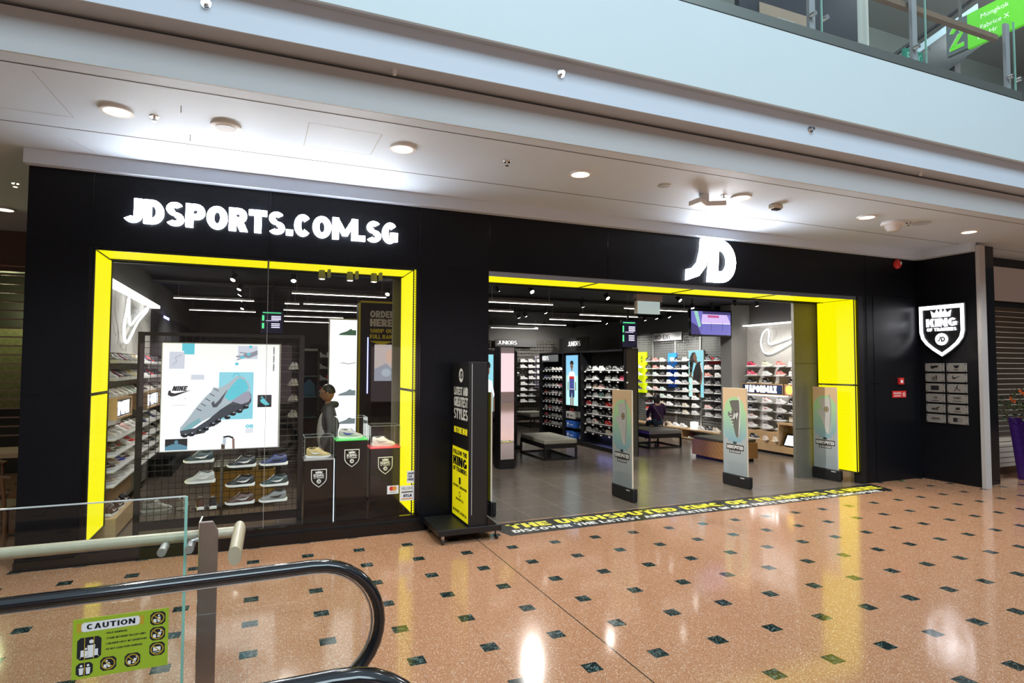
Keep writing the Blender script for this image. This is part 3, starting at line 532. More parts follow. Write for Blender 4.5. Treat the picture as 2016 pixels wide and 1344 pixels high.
# ================================================================ entrance security gates
def gate(x, y0, y1, label, face, shoe=None):
    t = thing('security_gate', label, 'security gate', (x, (y0+y1)/2, 0), group='security gates at the entrance')
    B((x-.024, y0, 0), (x+.06, y1, .2), mat('gate_base', (.015, .015, .017), .4)).part('base', t, bevel=.02); B((x+.0, y0-.012, .03), (x+.05, y0+.02, .2), BLK).part('side_clip', t, bevel=.008)
    B((x-.018, y0+.03, .2), (x+.006, y1-.03, 1.66), mat('gate_edge_cream', (.7, .62, .5), .4)).part('panel', t, bevel=.004)
    q = LF(x-.0195, y1-.035, .2); W_, H_ = y1-y0-.07, 1.455; mb = MB()
    if face == 'yellow':
        mb.rect(q, 0, 0, W_, H_, PRY, 0); mb.rect(q, .14, .3, .36, .45, PRB, .001); mb.rect(q, .15, .31, .35, .44, PRY, .002); king(mb, q.at(.25, .9), .2, PRB)
        mb.rect(q, .08, .55, .14, 1.2, mat('print_gold', (.35, .28, .02)), .001)
    else:
        N = 24
        for i in range(N): mb.rect(q, 0, H_*i/N, W_, H_*(i+1)/N, GRAD[i], 0)
        rg = [(W_/2+.235*cos(a), .93+.23*sin(a)) for a in [PI*i/16 for i in range(17)]]
        gr = [(.05+.42*0, 0)]
        q9 = q.at(0, .13)
        for i in range(10):
            z0, z1 = .42+i*.052, .42+(i+1)*.052+.001; hw = W_/2-.01 if z0 > .5 else W_/2-.01-(.5-z0)*1.3
            mb.rect(q9, W_/2-hw, z0, W_/2+hw, z1, GREEN[i], .0006)
        mb.poly(q9, [(W_/2+.24*cos(PI*i/20), .94+.24*sin(PI*i/20)) for i in range(21)], GREEN[10], .0006)
        s1 = {'white': mat('print_offwhite', (.62, .62, .60)), 'grey': mat('print_shoe_grey', (.17, .165, .15)), 'pale': mat('print_shoe_pale', (.68, .68, .67))}[shoe]
        s2 = PRW if shoe == 'grey' else mat('print_shadow_grey', (.45, .46, .46))
        o = q9.at(W_/2, 0, .0012)
        sh = [(-.116, 1.10), (-.05, 1.12), (.105, 1.13), (.13, 1.05), (.135, .85), (.125, .62), (.11, .51), (.06, .49), (.02, .53), (-.02, .66), (-.07, .77), (-.12, .84), (-.15, .86), (-.155, .91), (-.11, .93), (-.075, .90), (-.06, .96), (-.09, 1.03)]
        mb.poly(o, sh, s1, 0); mb.poly(o, [(.08, 1.19), (.115, 1.19), (.14, 1.0), (.13, .72), (.1, .5), (.085, .5), (.1, .75), (.12, .95), (.11, 1.1)], s2, .0005)
        if shoe == 'grey': text(mb, o.at(.0, .8, 0, 1, -.35), 'N', .09, .13, s2, .28, center=True); [mb.rect(o, -.12+i*.012, .9-i*.05, -.07+i*.012, .915-i*.05, s2, .001) for i in range(5)]
        else:
            mb.ell(o, .04, .93, .045, .05, PRB, .001); mb.ell(o, .04, .93, .035, .04, mat('print_tan', (.5, .38, .2)), .002); mb.ell(o, .04, .93, .012, .016, PRB, .003)
            mb.strip(o, [(-.09, 1.0), (-.02, .9), (.05, .75), (.07, .6)], .006, mat('print_shadow_grey', (.45, .46, .46)), .001)
        c_ = q9.at(W_/2, .385, .002); mb.poly(c_, [(-.035, 0), (-.045, .045), (-.02, .025), (0, .05), (.02, .025), (.045, .045), (.035, 0)], mat('print_dark_teal', (.01, .05, .05)), 0)
        mb.rect(q9, W_/2-.2, .285, W_/2+.2, .375, PRB, .001); text(mb, q9.at(W_/2, .3), 'UNDISPUTED', .38, .06, PRW, .3, .03, .002, center=True)
        mb.rect(q9, W_/2-.13, .23, W_/2+.13, .28, PRB, .001); text(mb, q9.at(W_/2, .24), 'JD EXCLUSIVE', .24, .03, PRW, .3, .05, .002, center=True)
        for i in range(9):
            z = .02+i*.022; mb.poly(q, [(.05+.04*(i % 3), z), (W_-.03*(i % 4), z+.006), (W_-.06, z+.012), (.12, z+.008)], mat('print_wave', (.33, .38, .40)), .0007)
    mb.part('poster', t); MB().rect(LF(x-.025, (y0+y1)/2-.12, .155), 0, 0, .09, .015, WHT, 0, .001).part('badge', t)
def lerp(a, b, k): return tuple(p*(1-k)+q_*k for p, q_ in zip(a, b))
GRAD = [mat('print_sky_%d' % i, lerp((.36, .43, .47), (.50, .54, .55), i/9) if i < 10 else lerp((.52, .55, .52), (.86, .62, .38), min(1, (i-10)/7)), .5) for i in range(24)]
GREEN = [mat('print_halo_%d' % i, lerp((.30, .50, .60), (.50, .80, .45), i/10), .5) for i in range(11)]
gate(5.1, .24, .84, 'slim gate with off-white shoe poster, second gate from the left', 'g', 'white')
gate(7.42, .34, .96, 'slim gate with grey shoe poster, in the middle of the entrance', 'g', 'grey')
gate(9.42, .27, .83, 'slim gate with pale shoe poster against the yellow reveal', 'g', 'pale')
gate(2.86, .25, .85, 'slim gate with plain yellow poster beside the black sign stand', 'yellow')
# ================================================================ shoes
CLR = {'white': (.78, .78, .78), 'black': (.012, .012, .014), 'grey': (.2, .2, .2), 'pale grey': (.5, .5, .5), 'red': (.62, .03, .03), 'salmon': (.6, .2, .17), 'pink': (.75, .45, .43), 'cream': (.68, .6, .47), 'beige': (.5, .4, .3), 'mint': (.5, .66, .6), 'teal': (.12, .28, .24), 'navy': (.02, .03, .12), 'olive': (.12, .12, .06), 'burgundy': (.16, .02, .03), 'hot pink': (.75, .06, .14), 'violet blue': (.05, .06, .45), 'gold': (.5, .38, .15), 'dark teal': (.02, .04, .045), 'brown': (.07, .03, .02), 'silver': (.42, .42, .41)}
def shoe_key(k):
    """'white/red' = white upper with a red accent; sole white unless the upper is white"""
    a, _, b = k.partition('/'); return a, (b or None)
LINING = mat('shoe_lining', (.06, .055, .05), .8)
def cm(w): return mat('leather_'+w.replace(' ', '_'), CLR[w], .45)
SOLEM = mat('sole_white', (.74, .74, .72), .5)
UP = [(-.142, .022, .036, .070), (-.135, .032, .030, .112), (-.11, .038, .028, .122), (-.075, .040, .028, .108), (-.035, .041, .028, .118), (-.005, .043, .028, .124), (.03, .046, .028, .098), (.06, .048, .028, .076), (.095, .048, .028, .062), (.125, .040, .028, .052), (.142, .022, .028, .040)]
SL = [(-.150, .024, .008, .036), (-.138, .037, .0, .042), (-.08, .040, .0, .038), (0, .041, .0, .033), (.07, .051, .0, .031), (.115, .049, .003, .032), (.140, .034, .008, .033), (.152, .016, .014, .030)]
def loft(mb, sec, m, ex, k=9, flat=False):
    rings = []
    for x, w, z0, z1 in sec:
        ring = []
        for j in range(k):
            a = PI*j/(k-1); cx = cos(a); ring.append((x, w*(1 if cx > 0 else -1)*abs(cx)**(.55 if flat else 1), z0+(z1-z0)*(sin(a)**ex)))
        rings.append(ring)
    vs = [p for r in rings for p in r]; n = len(rings)
    fs = [(i*k+j, (i+1)*k+j, (i+1)*k+(j+1) % k, i*k+(j+1) % k) for i in range(n-1) for j in range(k)]
    fs += [tuple(range(k)), tuple(reversed(range((n-1)*k, n*k)))]; mb.raw(vs, fs, m)
def shoe_parts(key, high=False):
    a, b = shoe_key(key); ua = cm(a); acc = cm(b) if b else (cm('white') if a not in ('white', 'cream', 'silver') else cm('pale grey'))
    sm = SOLEM if (b != 'sole') else cm('black')
    up_ = MB(); sec = [(x, w, z0, z1*(1.45 if high and x < 0 else 1)) for x, w, z0, z1 in UP]; loft(up_, sec, ua, .75)
    col = MB(); z = .120*(1.45 if high else 1)
    for i in range(12):
        p, q = 2*PI*i/12, 2*PI*(i+1)/12
        f = lambda t_, r: (-.07+.046*r*cos(t_), .024*r*sin(t_), z+.004-.010*(1-abs(cos(t_)))+.004*(r > 1))
        col.face([f(p, 1.12), f(q, 1.12), f(q, .8), f(p, .8)], ua if a != 'white' else acc)
        col.face([f(p, .8), f(q, .8), (-.07, 0, z-.012)], LINING)
    so = MB(); loft(so, SL, sm, .35, flat=True)
    la = MB()
    for i in range(5):
        x = .004+i*.014; zz = .1215-.0128*i; la.box((x, -.018, zz-.006), (x+.007, .018, zz+.004), acc)
    st = MB()
    for s in (-1, 1):
        P_ = [(-.1, s*.0385, .085), (-.06, s*.042, .048), (-.02, s*.0445, .044), (.05, s*.0475, .064), (.0, s*.044, .062), (-.05, s*.0415, .066)]; st.face(P_, acc)
    return up_, col, so, la, st
SH = {}
def new_shoe(key, loc, rz, label, group, lod, scale=1, high=False, tilt=0):
    kk = (key, lod, high)
    if kk not in SH:
        up_, col, so, la, st = shoe_parts(key, high)
        if lod == 0:
            mb = MB(); 
            for q in (up_, col, so, la, st): 
                for f_, m_ in zip(q.f, q.m): mb.face([q.v[i] for i in f_], q.mats[m_])
            SH[kk] = mb.mesh('shoe', smooth=True)
        elif lod == 1:
            mb = MB()
            for q in (up_, col, st, la):
                for f_, m_ in zip(q.f, q.m): mb.face([q.v[i] for i in f_], q.mats[m_])
            SH[kk] = (('upper', mb.mesh('upper', smooth=True)), ('sole', so.mesh('sole', smooth=True)))
        else:
            mb = MB()
            for q in (up_, st):
                for f_, m_ in zip(q.f, q.m): mb.face([q.v[i] for i in f_], q.mats[m_])
            SH[kk] = (('upper', mb.mesh('upper', smooth=True)), ('sole', so.mesh('sole', smooth=True)), ('laces', la.mesh('laces')), ('collar', col.mesh('collar', smooth=True)))
    if lod == 0: o = bpy.data.objects.new('shoe', SH[kk]); COL.objects.link(o)
    else:
        o = bpy.data.objects.new('shoe', None); COL.objects.link(o); o.empty_display_size = .05
        for nm, me in SH[kk]: c_ = bpy.data.objects.new(nm, me); COL.objects.link(c_); c_.parent = o
    o.location = loc; o.rotation_euler = (0, tilt, rz); o.scale = (scale,)*3
    return tag(o, label, 'shoe', group)
def cname(key): a, b = shoe_key(key); return a if not b or b == 'sole' else a+' and '+b
def shoe_wall(rows, cols, zs, fn, rz, where, group, lod, scale=1, jit=.012):
    """rows: strings of colour keys (None = gap); cols: positions along the wall; fn(pos, z) -> xyz"""
    for r, row in enumerate(rows):
        n_ = -1
        for c_, key in enumerate(row):
            if not key: continue
            n_ += 1
            x, y, z = fn(cols[c_]+random.uniform(-jit, jit), zs[r])
            new_shoe(key, (x, y, z+.001), rz+random.uniform(-.08, .08), '%s shoe, %s from left, %s shelf down, %s' % (cname(key), ORD[n_], ORD[r], where), group, lod, scale)
w_, k_, g_ = 'white', 'black/white', 'grey'
# ================================================================ black gondola in the middle of the shop
t = thing('display_gondola', 'long black shoe gondola with children shelves, screen bay and grey end panel', 'shelving', (7.8, 6.5, 0))
B((7.86, 4.3, .05), (7.9, 8.7, 2.42), mat('slatted_black', (.008, .008, .009), .6)).part('back_panel', t)
sl = MB(); 
for i in range(34): sl.box((7.845, 4.35+i*.055, .4), (7.86, 4.372+i*.055, 2.38), mat('slat_grey', (.05, .05, .055), .4))
sl.part('slats', t)
B((7.6, 4.22, 0), (7.9, 4.3, 2.42), GREYC).box((7.6, 4.213, 1.9), (7.9, 4.22, 1.905), BLK).part('end_panel', t, label='grey stone end panel')
B((7.585, 4.21, 0), (7.6, 4.3, 2.44), BLK).box((7.9, 4.21, 0), (7.915, 4.3, 2.44), BLK).box((7.585, 4.21, 2.42), (7.915, 4.3, 2.44), BLK).part('end_frame', t)
B((7.55, 4.3, 0), (7.9, 8.7, .1), BLK).part('plinth', t)
for y in (6.24, 7.25, 8.7): B((7.55, y-.02, .1), (7.86, y+.02, 2.42), mat('satin_black', (.012, .012, .014), .3)).part('upright', t)
B((7.55, 4.3, 2.38), (7.9, 8.7, 2.42), mat('satin_black')).part('top_rail', t)
B((7.75, 4.6, .33), (7.85, 5.8, .345), LPUR).box((7.91, 4.35, .1), (7.925, 5.2, .2), LVIO).part('light_strip', t, label='violet light strip')
TAGM = mat('price_tag_white', (.8, .8, .8), .5)
zs_g = (1.92, 1.69, 1.47, 1.26, 1.04, .82, .60, .38)
for z in zs_g:
    for y0, y1, st_ in ((4.3, 6.2, .38), (7.3, 8.65, .2)):
        s_ = B((7.6, y0, z-.03), (7.86, y1, z), BLK).part('shelf', t); mb = MB(); n = int((y1-y0)/st_)
        for i in range(n+1): yy = y1-.12-i*st_; mb.box((7.592, yy-.04, z-.045), (7.599, yy+.04, z-.012), TAGM)
        WL[s_.name] = WL[t.name]; mb.part('price_tags', s_)
rows = [[k_, w_, w_, k_, 'grey/black', k_], [k_, w_, None, 'grey', 'grey', 'hot pink'], ['pale grey', 'beige', 'pink', k_, 'black', None], [k_, w_, 'teal', w_, None, None], ['red/white', w_, 'black', 'red', 'black', None], [k_, w_, k_, k_, w_, None], ['pale grey', 'white/red', 'black', 'red', None, None], ['pale grey', 'grey', 'black', 'cream', 'white', None]]
gp = 'shoes on the adult bay of the black gondola'
shoe_wall(rows, (6.04, 5.72, 5.41, 5.10, 4.79, 4.48), zs_g, lambda p, z: (7.7, p, z), -PI/2, 'wide black gondola bay', gp, 1)
rows = [[k_, k_, w_, w_, w_, w_], ['navy/white', k_, w_, w_, w_, w_], [k_, 'grey', w_, w_, 'hot pink', None], ['red', k_, w_, w_, 'pale grey', w_], ['burgundy/white', k_, w_, w_, 'hot pink', 'hot pink'], [w_, 'red', w_, w_, 'grey', k_], ['red', k_, w_, w_, 'white/black', k_], ['red', 'burgundy', w_, w_, 'pale grey', k_]]
shoe_wall(rows, (8.54, 8.31, 8.08, 7.85, 7.62, 7.40), zs_g, lambda p, z: (7.7, p, z), -PI/2, 'narrow kids bay', 'shoes on the kids bay', 0, .74)
t = thing('hanging_sign', 'grey KIDS sign inside the narrow bay of the black gondola', 'sign', (7.58, 8.08, 2.15)); B((7.575, 7.57, 2.16), (7.595, 8.6, 2.37), mat('sign_grey', (.12, .13, .14), .5)).part('board', t); mb = MB(); text(mb, LF(7.573, 8.57, 2.2), 'KIDS', .42, .13, mat('sign_lettering', (.85, .85, .85), .4, emis=.4), .24); mb.part('lettering', t)
def person_print(mb, q, W_, H_, skin, hair, top, bottom, mid=None):
    cx = W_/2; u = H_
    mb.rect(q, cx-.1*W_-.02, 0, cx-.02, .3*u, skin, .001); mb.rect(q, cx+.02, 0, cx+.1*W_+.02, .3*u, skin, .001)
    mb.poly(q, [(cx-.21*W_, .16*u), (cx-.02, .16*u), (cx, .27*u), (cx+.02, .16*u), (cx+.21*W_, .16*u), (cx+.22*W_, .35*u), (cx-.22*W_, .35*u)], bottom, .002)
    mb.poly(q, [(cx-.2*W_, .32*u), (cx+.2*W_, .32*u), (cx+.19*W_, .58*u), (cx+.3*W_, .46*u), (cx+.34*W_, .5*u), (cx+.22*W_, .66*u), (cx, .69*u), (cx-.22*W_, .66*u), (cx-.34*W_, .5*u), (cx-.3*W_, .46*u), (cx-.19*W_, .58*u)], top, .003)
    if mid: mb.rect(q, cx-.2*W_, .33*u, cx+.2*W_, .53*u, mid, .004); mb.rect(q, cx-.2*W_, .53*u, cx+.2*W_, .58*u, PRR, .005)
    for s in (-1, 1): mb.strip(q, [(cx+s*.31*W_, .47*u), (cx+s*.33*W_, .3*u)], .06*W_, skin, .002)
    mb.rect(q, cx-.05*W_, .66*u, cx+.05*W_, .74*u, skin, .003); mb.ell(q, cx, .78*u, .11*W_, .055*u, skin, .005); mb.ell(q, cx, .845*u, .15*W_, .05*u, hair, .004)
    mb.ell(q, cx-.04*W_, .785*u, .015*W_, .004*u, PRB, .006, k=8); mb.ell(q, cx+.04*W_, .785*u, .015*W_, .004*u, PRB, .006, k=8); mb.ell(q, cx, .75*u, .03*W_, .003*u, PRR, .006, k=8)
def lm(name, c_=(1, 1, 1), e=.5): return mat(name, (0.02, .02, .02), .4, emis=e, ecol=c_)
SKY1, SKY2, SK, HR = lm('lit_print_sky', (.35, .75, .95), .9), lm('lit_print_mint', (.5, .9, .8), .9), lm('lit_print_skin', (.35, .16, .08)), lm('lit_print_hair', (.01, .01, .01), .1)
t = thing('lit_poster', 'lit blue poster of a child in striped shirt on the black gondola', 'poster', (7.57, 6.69, .98)); B((7.545, 6.34, .98), (7.575, 7.05, 2.34), mat('satin_black')).part('frame', t)
mb = MB(); q = LF(7.544, 7.03, 1.0)
for i in range(10): mb.rect(q, 0, i*.132, .66, (i+1)*.132, lm('lit_sky_%d' % i, lerp((.42, .80, .92), (.22, .55, .9), i/9) if i > 5 else lerp((.5, .85, .92), (.45, .85, .75), i/5), .9))
person_print(mb, q, .66, 1.32, SK, HR, lm('lit_print_white', (.9, .9, .95), .9), lm('lit_print_navy', (.03, .05, .2)), lm('lit_print_blue', (.1, .12, .5)))
mb.part('print', t)
for i, (z, cl, nm) in enumerate(((.62, mat('box_grey', (.42, .41, .38), .6), 'grey shoe box with red corks'), (.38, mat('box_blue', (.02, .1, .42), .5), 'blue flower logo shoe box, upper of two'), (.10, mat('box_blue'), 'blue flower logo shoe box, lower of two'))):
    t = thing('shoe_box', nm+' under the child poster', 'shoe box', (7.68, 6.9, z)); B((7.58, 6.65, z+.02), (7.8, 7.1, z+.2), cl).part('body', t, bevel=.004)
    mb = MB(); q = LF(7.578, 7.08, z+.06)
    for a in (-.5, 0, .5): mb.ell(q.at(.09+a*.05, .05, 0, 1, -a), 0, 0, .018, .045, PRW if i else PRB, .001)
    mb.rect(q, .2, .03, .38, .05, PRW if i else PRB, .001); mb.rect(q, .05, -.02, .13, -.005, PRW if i else PRB, .001); mb.part('logo', t)
    B((7.6, 6.6, z), (7.86, 7.2, z+.018), BLK).part('shelf', t)
    if i == 0:
        for y in (6.98, 6.85): MB().lathe((7.66, y, z+.2), [(.018, 0), (.02, .07), (.012, .1)], PRR, 10).part('cork', t)
for z, l in ((.67, 'top'), (.39, 'middle'), (.12, 'bottom')): new_shoe('white' if z > .3 else 'pale grey', (7.72, 6.44, z+.02), -PI/2, '%s pale shoe on its own beside the boxes under the child poster' % l, 'shoes beside the shoe boxes', 0, .85)
for z in (.14, .41, .69): B((7.6, 6.28, z-.02), (7.85, 6.6, z), BLK).part('small_shelf', bpy.data.objects['display_gondola'])
# ================================================================ women wall
def wiregrid(mb, fr, W_, H_, sx, sz, r, m, n=0):
    i = 0
    while i*sx <= W_: mb.rect(fr, i*sx-r, 0, i*sx+r, H_, m, n, n+.006); i += 1
    i = 0
    while i*sz <= H_: mb.rect(fr, 0, i*sz-r, W_, i*sz+r, m, n+.006, n+.012); i += 1
t = thing('mesh_wall', 'pale grey wire grid wall covered with women shoes', 'display wall', (11.35, 7.2, 0)); mb = MB(); wiregrid(mb, LF(11.33, 9.4, .3), 4.5, 2.72, .075, .075, .011, mat('wire_pale', (.24, .25, .24), .4)); mb.part('grid', t)
for y in (9.4, 8.3, 7.2, 6.1, 4.95): B((11.29, y-.025, 0), (11.33, y+.025, 3.05), LGREY).part('post', t)
B((11.42, 4.8, 0), (11.45, 9.5, 3.05), noisy('mesh_backing', (.19, .19, .175), .1, 3)).part('backing', t)
zs_w = (2.19, 1.96, 1.75, 1.53, 1.31, 1.10, .88, .68)
mb = MB()
for z in zs_w: mb.box((11.14, 6.45, z-.009), (11.33, 8.6, z-.001), mat('shelf_grey', (.4, .4, .4), .4)).box((11.14, 5.1, z-.009), (11.33, 5.9, z-.001), mat('shelf_grey'))
mb.part('wall_shelves', t)
N_ = None
rows = [['black/white', 'salmon', 'cream', N_, 'black', 'pale grey', N_, 'black/white', 'black/white'], ['black', 'salmon', 'cream', w_, 'black', 'pale grey', N_, 'pink', w_], ['black', 'mint', 'black', w_, w_, 'pale grey', N_, 'salmon', w_],
        ['black/white', 'pale grey', 'black', w_, w_, 'grey', 'pale grey', k_, k_], [w_, 'pink', 'mint', N_, k_, 'pale grey', 'pale grey', 'grey', k_], ['beige', 'pink', 'mint', w_, k_, 'pale grey', w_, k_, k_],
        ['black/red', w_, 'beige', w_, k_, 'cream', w_, 'pink', 'black/white'], ['red', w_, 'burgundy', N_, k_, 'cream', 'pale grey', 'pale grey', 'grey']]
shoe_wall(rows, (8.38, 8.02, 7.68, 7.34, 6.96, 6.62, 6.2, 5.66, 5.28), zs_w, lambda p, z: (11.20, p, z), -PI/2, 'wire grid wall', 'shoes on the pale wire grid wall', 1)
t = thing('hanging_sign', 'white WOMENS sign above the wire grid wall', 'sign', (11.28, 7.55, 2.8)); B((11.27, 6.89, 2.82), (11.29, 8.22, 3.06), WHT).part('board', t); mb = MB(); text(mb, LF(11.268, 8.18, 2.87), 'WOMENS', .76, .14, PRB, .17); mb.part('lettering', t)
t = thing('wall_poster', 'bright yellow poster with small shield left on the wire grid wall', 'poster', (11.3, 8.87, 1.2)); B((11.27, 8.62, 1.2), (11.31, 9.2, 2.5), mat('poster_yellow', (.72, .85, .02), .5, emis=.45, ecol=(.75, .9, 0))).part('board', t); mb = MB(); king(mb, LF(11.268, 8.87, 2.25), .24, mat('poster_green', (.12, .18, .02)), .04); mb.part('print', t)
for r, (z, key) in enumerate(((1.98, 'white'), (1.75, 'white/black'), (1.5, 'black'), (1.3, 'black'))): new_shoe(key, (11.2, 8.9, z), -PI/2, '%s shoe, %s from the top against the yellow poster' % (key.split('/')[0], ORD[r]), 'shoes against the yellow poster', 0)
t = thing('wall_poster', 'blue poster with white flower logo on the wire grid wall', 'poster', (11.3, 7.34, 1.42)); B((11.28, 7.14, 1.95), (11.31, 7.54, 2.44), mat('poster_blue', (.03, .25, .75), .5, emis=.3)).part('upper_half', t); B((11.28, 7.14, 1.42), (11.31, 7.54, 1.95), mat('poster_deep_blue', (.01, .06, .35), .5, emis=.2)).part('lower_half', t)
mb = MB(); q = LF(11.278, 7.34, 2.22)
for a in (-.6, 0, .6): mb.ell(q.at(a*.08, .02, 0, 1, -a), 0, 0, .035, .09, PRW, .001)
mb.rect(q, -.1, -.1, .1, -.07, PRW, .001); mb.part('logo', t)
t = thing('lit_poster', 'lit poster of a woman with long dark hair on the wire grid wall', 'poster', (11.3, 6.25, 1.17)); B((11.26, 5.93, 1.17), (11.3, 6.57, 2.5), LGREY).part('frame', t)
mb = MB(); q = LF(11.258, 6.56, 1.18); mb.rect(q, 0, 0, .62, 1.31, lm('lit_aqua', (.3, .75, .85), .8)); mb.poly(q, [(0, 0), (.2, 0), (.12, .9), (0, .9)], SKY2, .0005)
mb.poly(q, [(.04, .5), (.05, 1.1), (.15, 1.25), (.28, 1.26), (.36, 1.1), (.3, .95), (.22, .98), (.12, .6)], HR, .003); mb.ell(q, .27, 1.12, .07, .1, SK, .004); mb.strip(q, [(.31, 1.02), (.36, .95)], .09, SK, .004)
mb.poly(q, [(.16, .0), (.5, .0), (.5, .45), (.56, .75), (.5, 1.0), (.4, .98), (.3, .9), (.2, .7), (.16, .4)], HR, .002); mb.strip(q, [(.12, .7), (.06, .62), (.2, .5)], .05, SK, .004); mb.strip(q, [(.52, .9), (.56, .6), (.5, .35)], .06, SK, .003); mb.strip(q, [(.5, .95), (.58, .7)], .03, lm('lit_print_white', (.9, .9, .95), .9), .004); mb.rect(q, .18, 0, .26, .1, SK, .003); mb.rect(q, .42, 0, .5, .1, SK, .003); mb.part('print', t)
for z, cl, nm in ((2.11, mat('backer_red', (.6, .02, .03), .5), 'red'), (1.42, BLK, 'black')): B((11.29, 5.1, z), (11.3, 5.82, z+.17), cl).solo('backing_board', '%s board behind shoes at the right end of the wire grid wall' % nm, 'board')
# low oak ledge under the women wall with shoes on it
t = thing('ledge', 'long low oak ledge with cubby holes under the wire grid wall', 'shelving', (11.1, 6.9, 0)); B((10.98, 5.0, .26), (11.29, 9.2, .30), OAK).part('top_board', t, bevel=.004); B((10.98, 5.0, .02), (11.29, 9.2, .05), OAK).part('bottom_board', t)
for y in (5.0, 6.55, 8.0, 9.17): B((10.99, y, .05), (11.28, y+.03, .26), OAK).part('divider', t)
for i, (y, key) in enumerate(((8.2, 'pink'), (7.88, 'pink'), (7.56, 'salmon'), (7.24, 'beige'), (6.92, w_), (6.6, w_), (5.85, 'pale grey'), (5.55, 'black'), (5.25, 'cream'))): new_shoe(key, (11.1, y, .301), -PI/2, '%s shoe, %s along the top of the low oak ledge' % (key, ORD[i]), 'shoes on the low oak ledge', 1, high=i in (0, 1, 2))
for i, (y, key) in enumerate(((6.95, 'beige'), (6.8, 'olive'), (6.25, 'black/red'))): new_shoe(key, (11.12, y, .051), PI, '%s shoe, %s in the cubbies of the low oak ledge' % (cname(key), ORD[i]), 'shoes in the ledge cubbies', 0)
B((11.0, 6.04, .301), (11.15, 6.2, .5), mat('lit_card', (.8, .8, .8), emis=1.4)).solo('display_block', 'small glowing white block standing on the low oak ledge', 'display block')
# ================================================================ right hand brand wall
t = thing('brand_wall', 'pale display wall with oak plinth and white shelves behind the right pillar', 'display wall', (11.3, 3, 0))
B((11.36, 1.3, .3), (11.44, 4.42, 3.05), noisy('panel_pale', (.47, .46, .43), .06, 2, rough=.6)).part('wall_panel', t)
ln = MB()
for i in range(14):
    cy0, cz0, r0 = random.uniform(1.6, 4.2), random.uniform(.6, 2.9), random.uniform(.12, .45)
    ln.strip(LF(11.358, 0, 0), [(-(cy0+r0*cos(a)*1.3), cz0+r0*sin(a)*(1+.3*sin(3*a))) for a in [j*PI/9*(1+.2*(i % 3))+i for j in range(9)]], .006, mat('sketch_line', (.25, .25, .24)), 0, .001)
ln.part('line_drawing', t)
B((11.2, 1.3, 3.05), (11.42, 4.4, 3.08), LBAR).part('light_bar', t, label='glowing white light bar')
B((11.0, 3.14, .06), (11.36, 4.4, .29), OAK).box((11.12, 3.14, .29), (11.36, 4.4, .49), OAK).part('oak_step', t); B((11.0, 1.3, .06), (11.36, 3.14, .2), OAK).box((11.0, 1.3, .2), (11.36, 1.34, .7), OAK).box((11.0, 3.1, .2), (11.36, 3.14, .7), OAK).box((11.0, 1.3, .7), (11.36, 3.14, .74), OAK).box((11.32, 1.34, .2), (11.36, 3.1, .7), OAK).part('oak_cabinet', t)
B((11.04, 1.3, 0), (11.36, 4.4, .06), BLK).part('toe_kick', t)
B((11.14, 3.1, 1.36), (11.36, 4.4, 1.385), OAK).box((11.14, 3.1, 1.6), (11.36, 4.4, 1.625), OAK).box((11.14, 4.38, 1.385), (11.36, 4.4, 1.6), OAK).box((11.14, 3.1, 1.385), (11.36, 3.12, 1.6), OAK).box((11.14, 1.5, 1.36), (11.36, 3.06, 1.385), OAK).box((11.14, 1.5, 1.6), (11.36, 3.06, 1.625), OAK).box((11.14, 3.04, 1.385), (11.36, 3.06, 1.6), OAK).part('sign_box', t)
B((11.16, 3.13, 1.33), (11.34, 4.35, 1.35), LBAR).part('under_light', t)
NSW = [(3.68, 2.94), (3.82, 2.86), (3.90, 2.64), (3.85, 2.45), (3.76, 2.36), (3.56, 2.36), (3.25, 2.48), (2.6, 2.78), (2.5, 2.86), (3.0, 2.71), (3.4, 2.61), (3.6, 2.57), (3.66, 2.65), (3.64, 2.85), (3.68, 2.94)]
sw = MB(); sw.tube([(11.3, a, b) for a, b in smooth_path(NSW)], .018, LNEON, 8); sw.solo('neon_sign', 'glowing white check mark neon tube on the right brand wall', 'sign')
t = thing('brand_sign', 'dark panel reading VAPORMAX in white letters on the right brand wall', 'sign', (11.15, 3.75, 1.39)); B((11.145, 3.13, 1.39), (11.155, 4.37, 1.595), mat('navy_print', (.03, .05, .13), .5)).part('panel', t); mb = MB(); text(mb, LF(11.143, 4.28, 1.41), 'VAPORMAX', 1.0, .165, mat('lit_print', (1, 1, 1), emis=1.2), .36, .02); mb.part('lettering', t)
t = thing('brand_sign', 'colourful red and yellow panel beside the VAPORMAX panel', 'sign', (11.15, 2.6, 1.39)); B((11.145, 1.6, 1.39), (11.155, 3.03, 1.595), mat('lit_coral', (.8, .2, .15), emis=.8, ecol=(.9, .25, .2))).part('panel', t); MB().ell(LF(11.143, 2.98, 1.5), .05, .0, .1, .1, mat('lit_yellow', (.8, .7, .1), emis=.9, ecol=(1, .8, .1))).ell(LF(11.142, 2.98, 1.5), .22, .05, .1, .05, PRW).part('print', t)
SHW = mat('shelf_white', (.6, .6, .59), .4); zs_n = (2.04, 1.82, 1.626, 1.17, .97, .77, .56)
shl = MB()
for z in (2.04, 1.82, 1.17, .97, .77, .56):
    for y in (4.14, 3.66, 3.23, 2.87, 2.4, 1.95): 
        if z > .8 or y > 3.1: shl.box((11.14, y-.17, z-.016), (11.36, y+.15, z-.002), SHW)
sh_ = shl.part('shelves', bpy.data.objects['brand_wall'])
rows = [['hot pink/black', 'cream/mint', 'salmon', w_, w_, 'pink'], ['hot pink/white', 'white/mint', 'salmon', w_, 'pink', w_], ['black', 'black', N_, 'black', 'grey', 'black'], [k_, 'white/red', w_, k_, 'white', 'red'], [k_, 'white/red', w_, k_, 'grey', w_], ['white/salmon', w_, k_, 'cream', N_, N_], ['white/salmon', w_, k_, N_, N_, N_]]
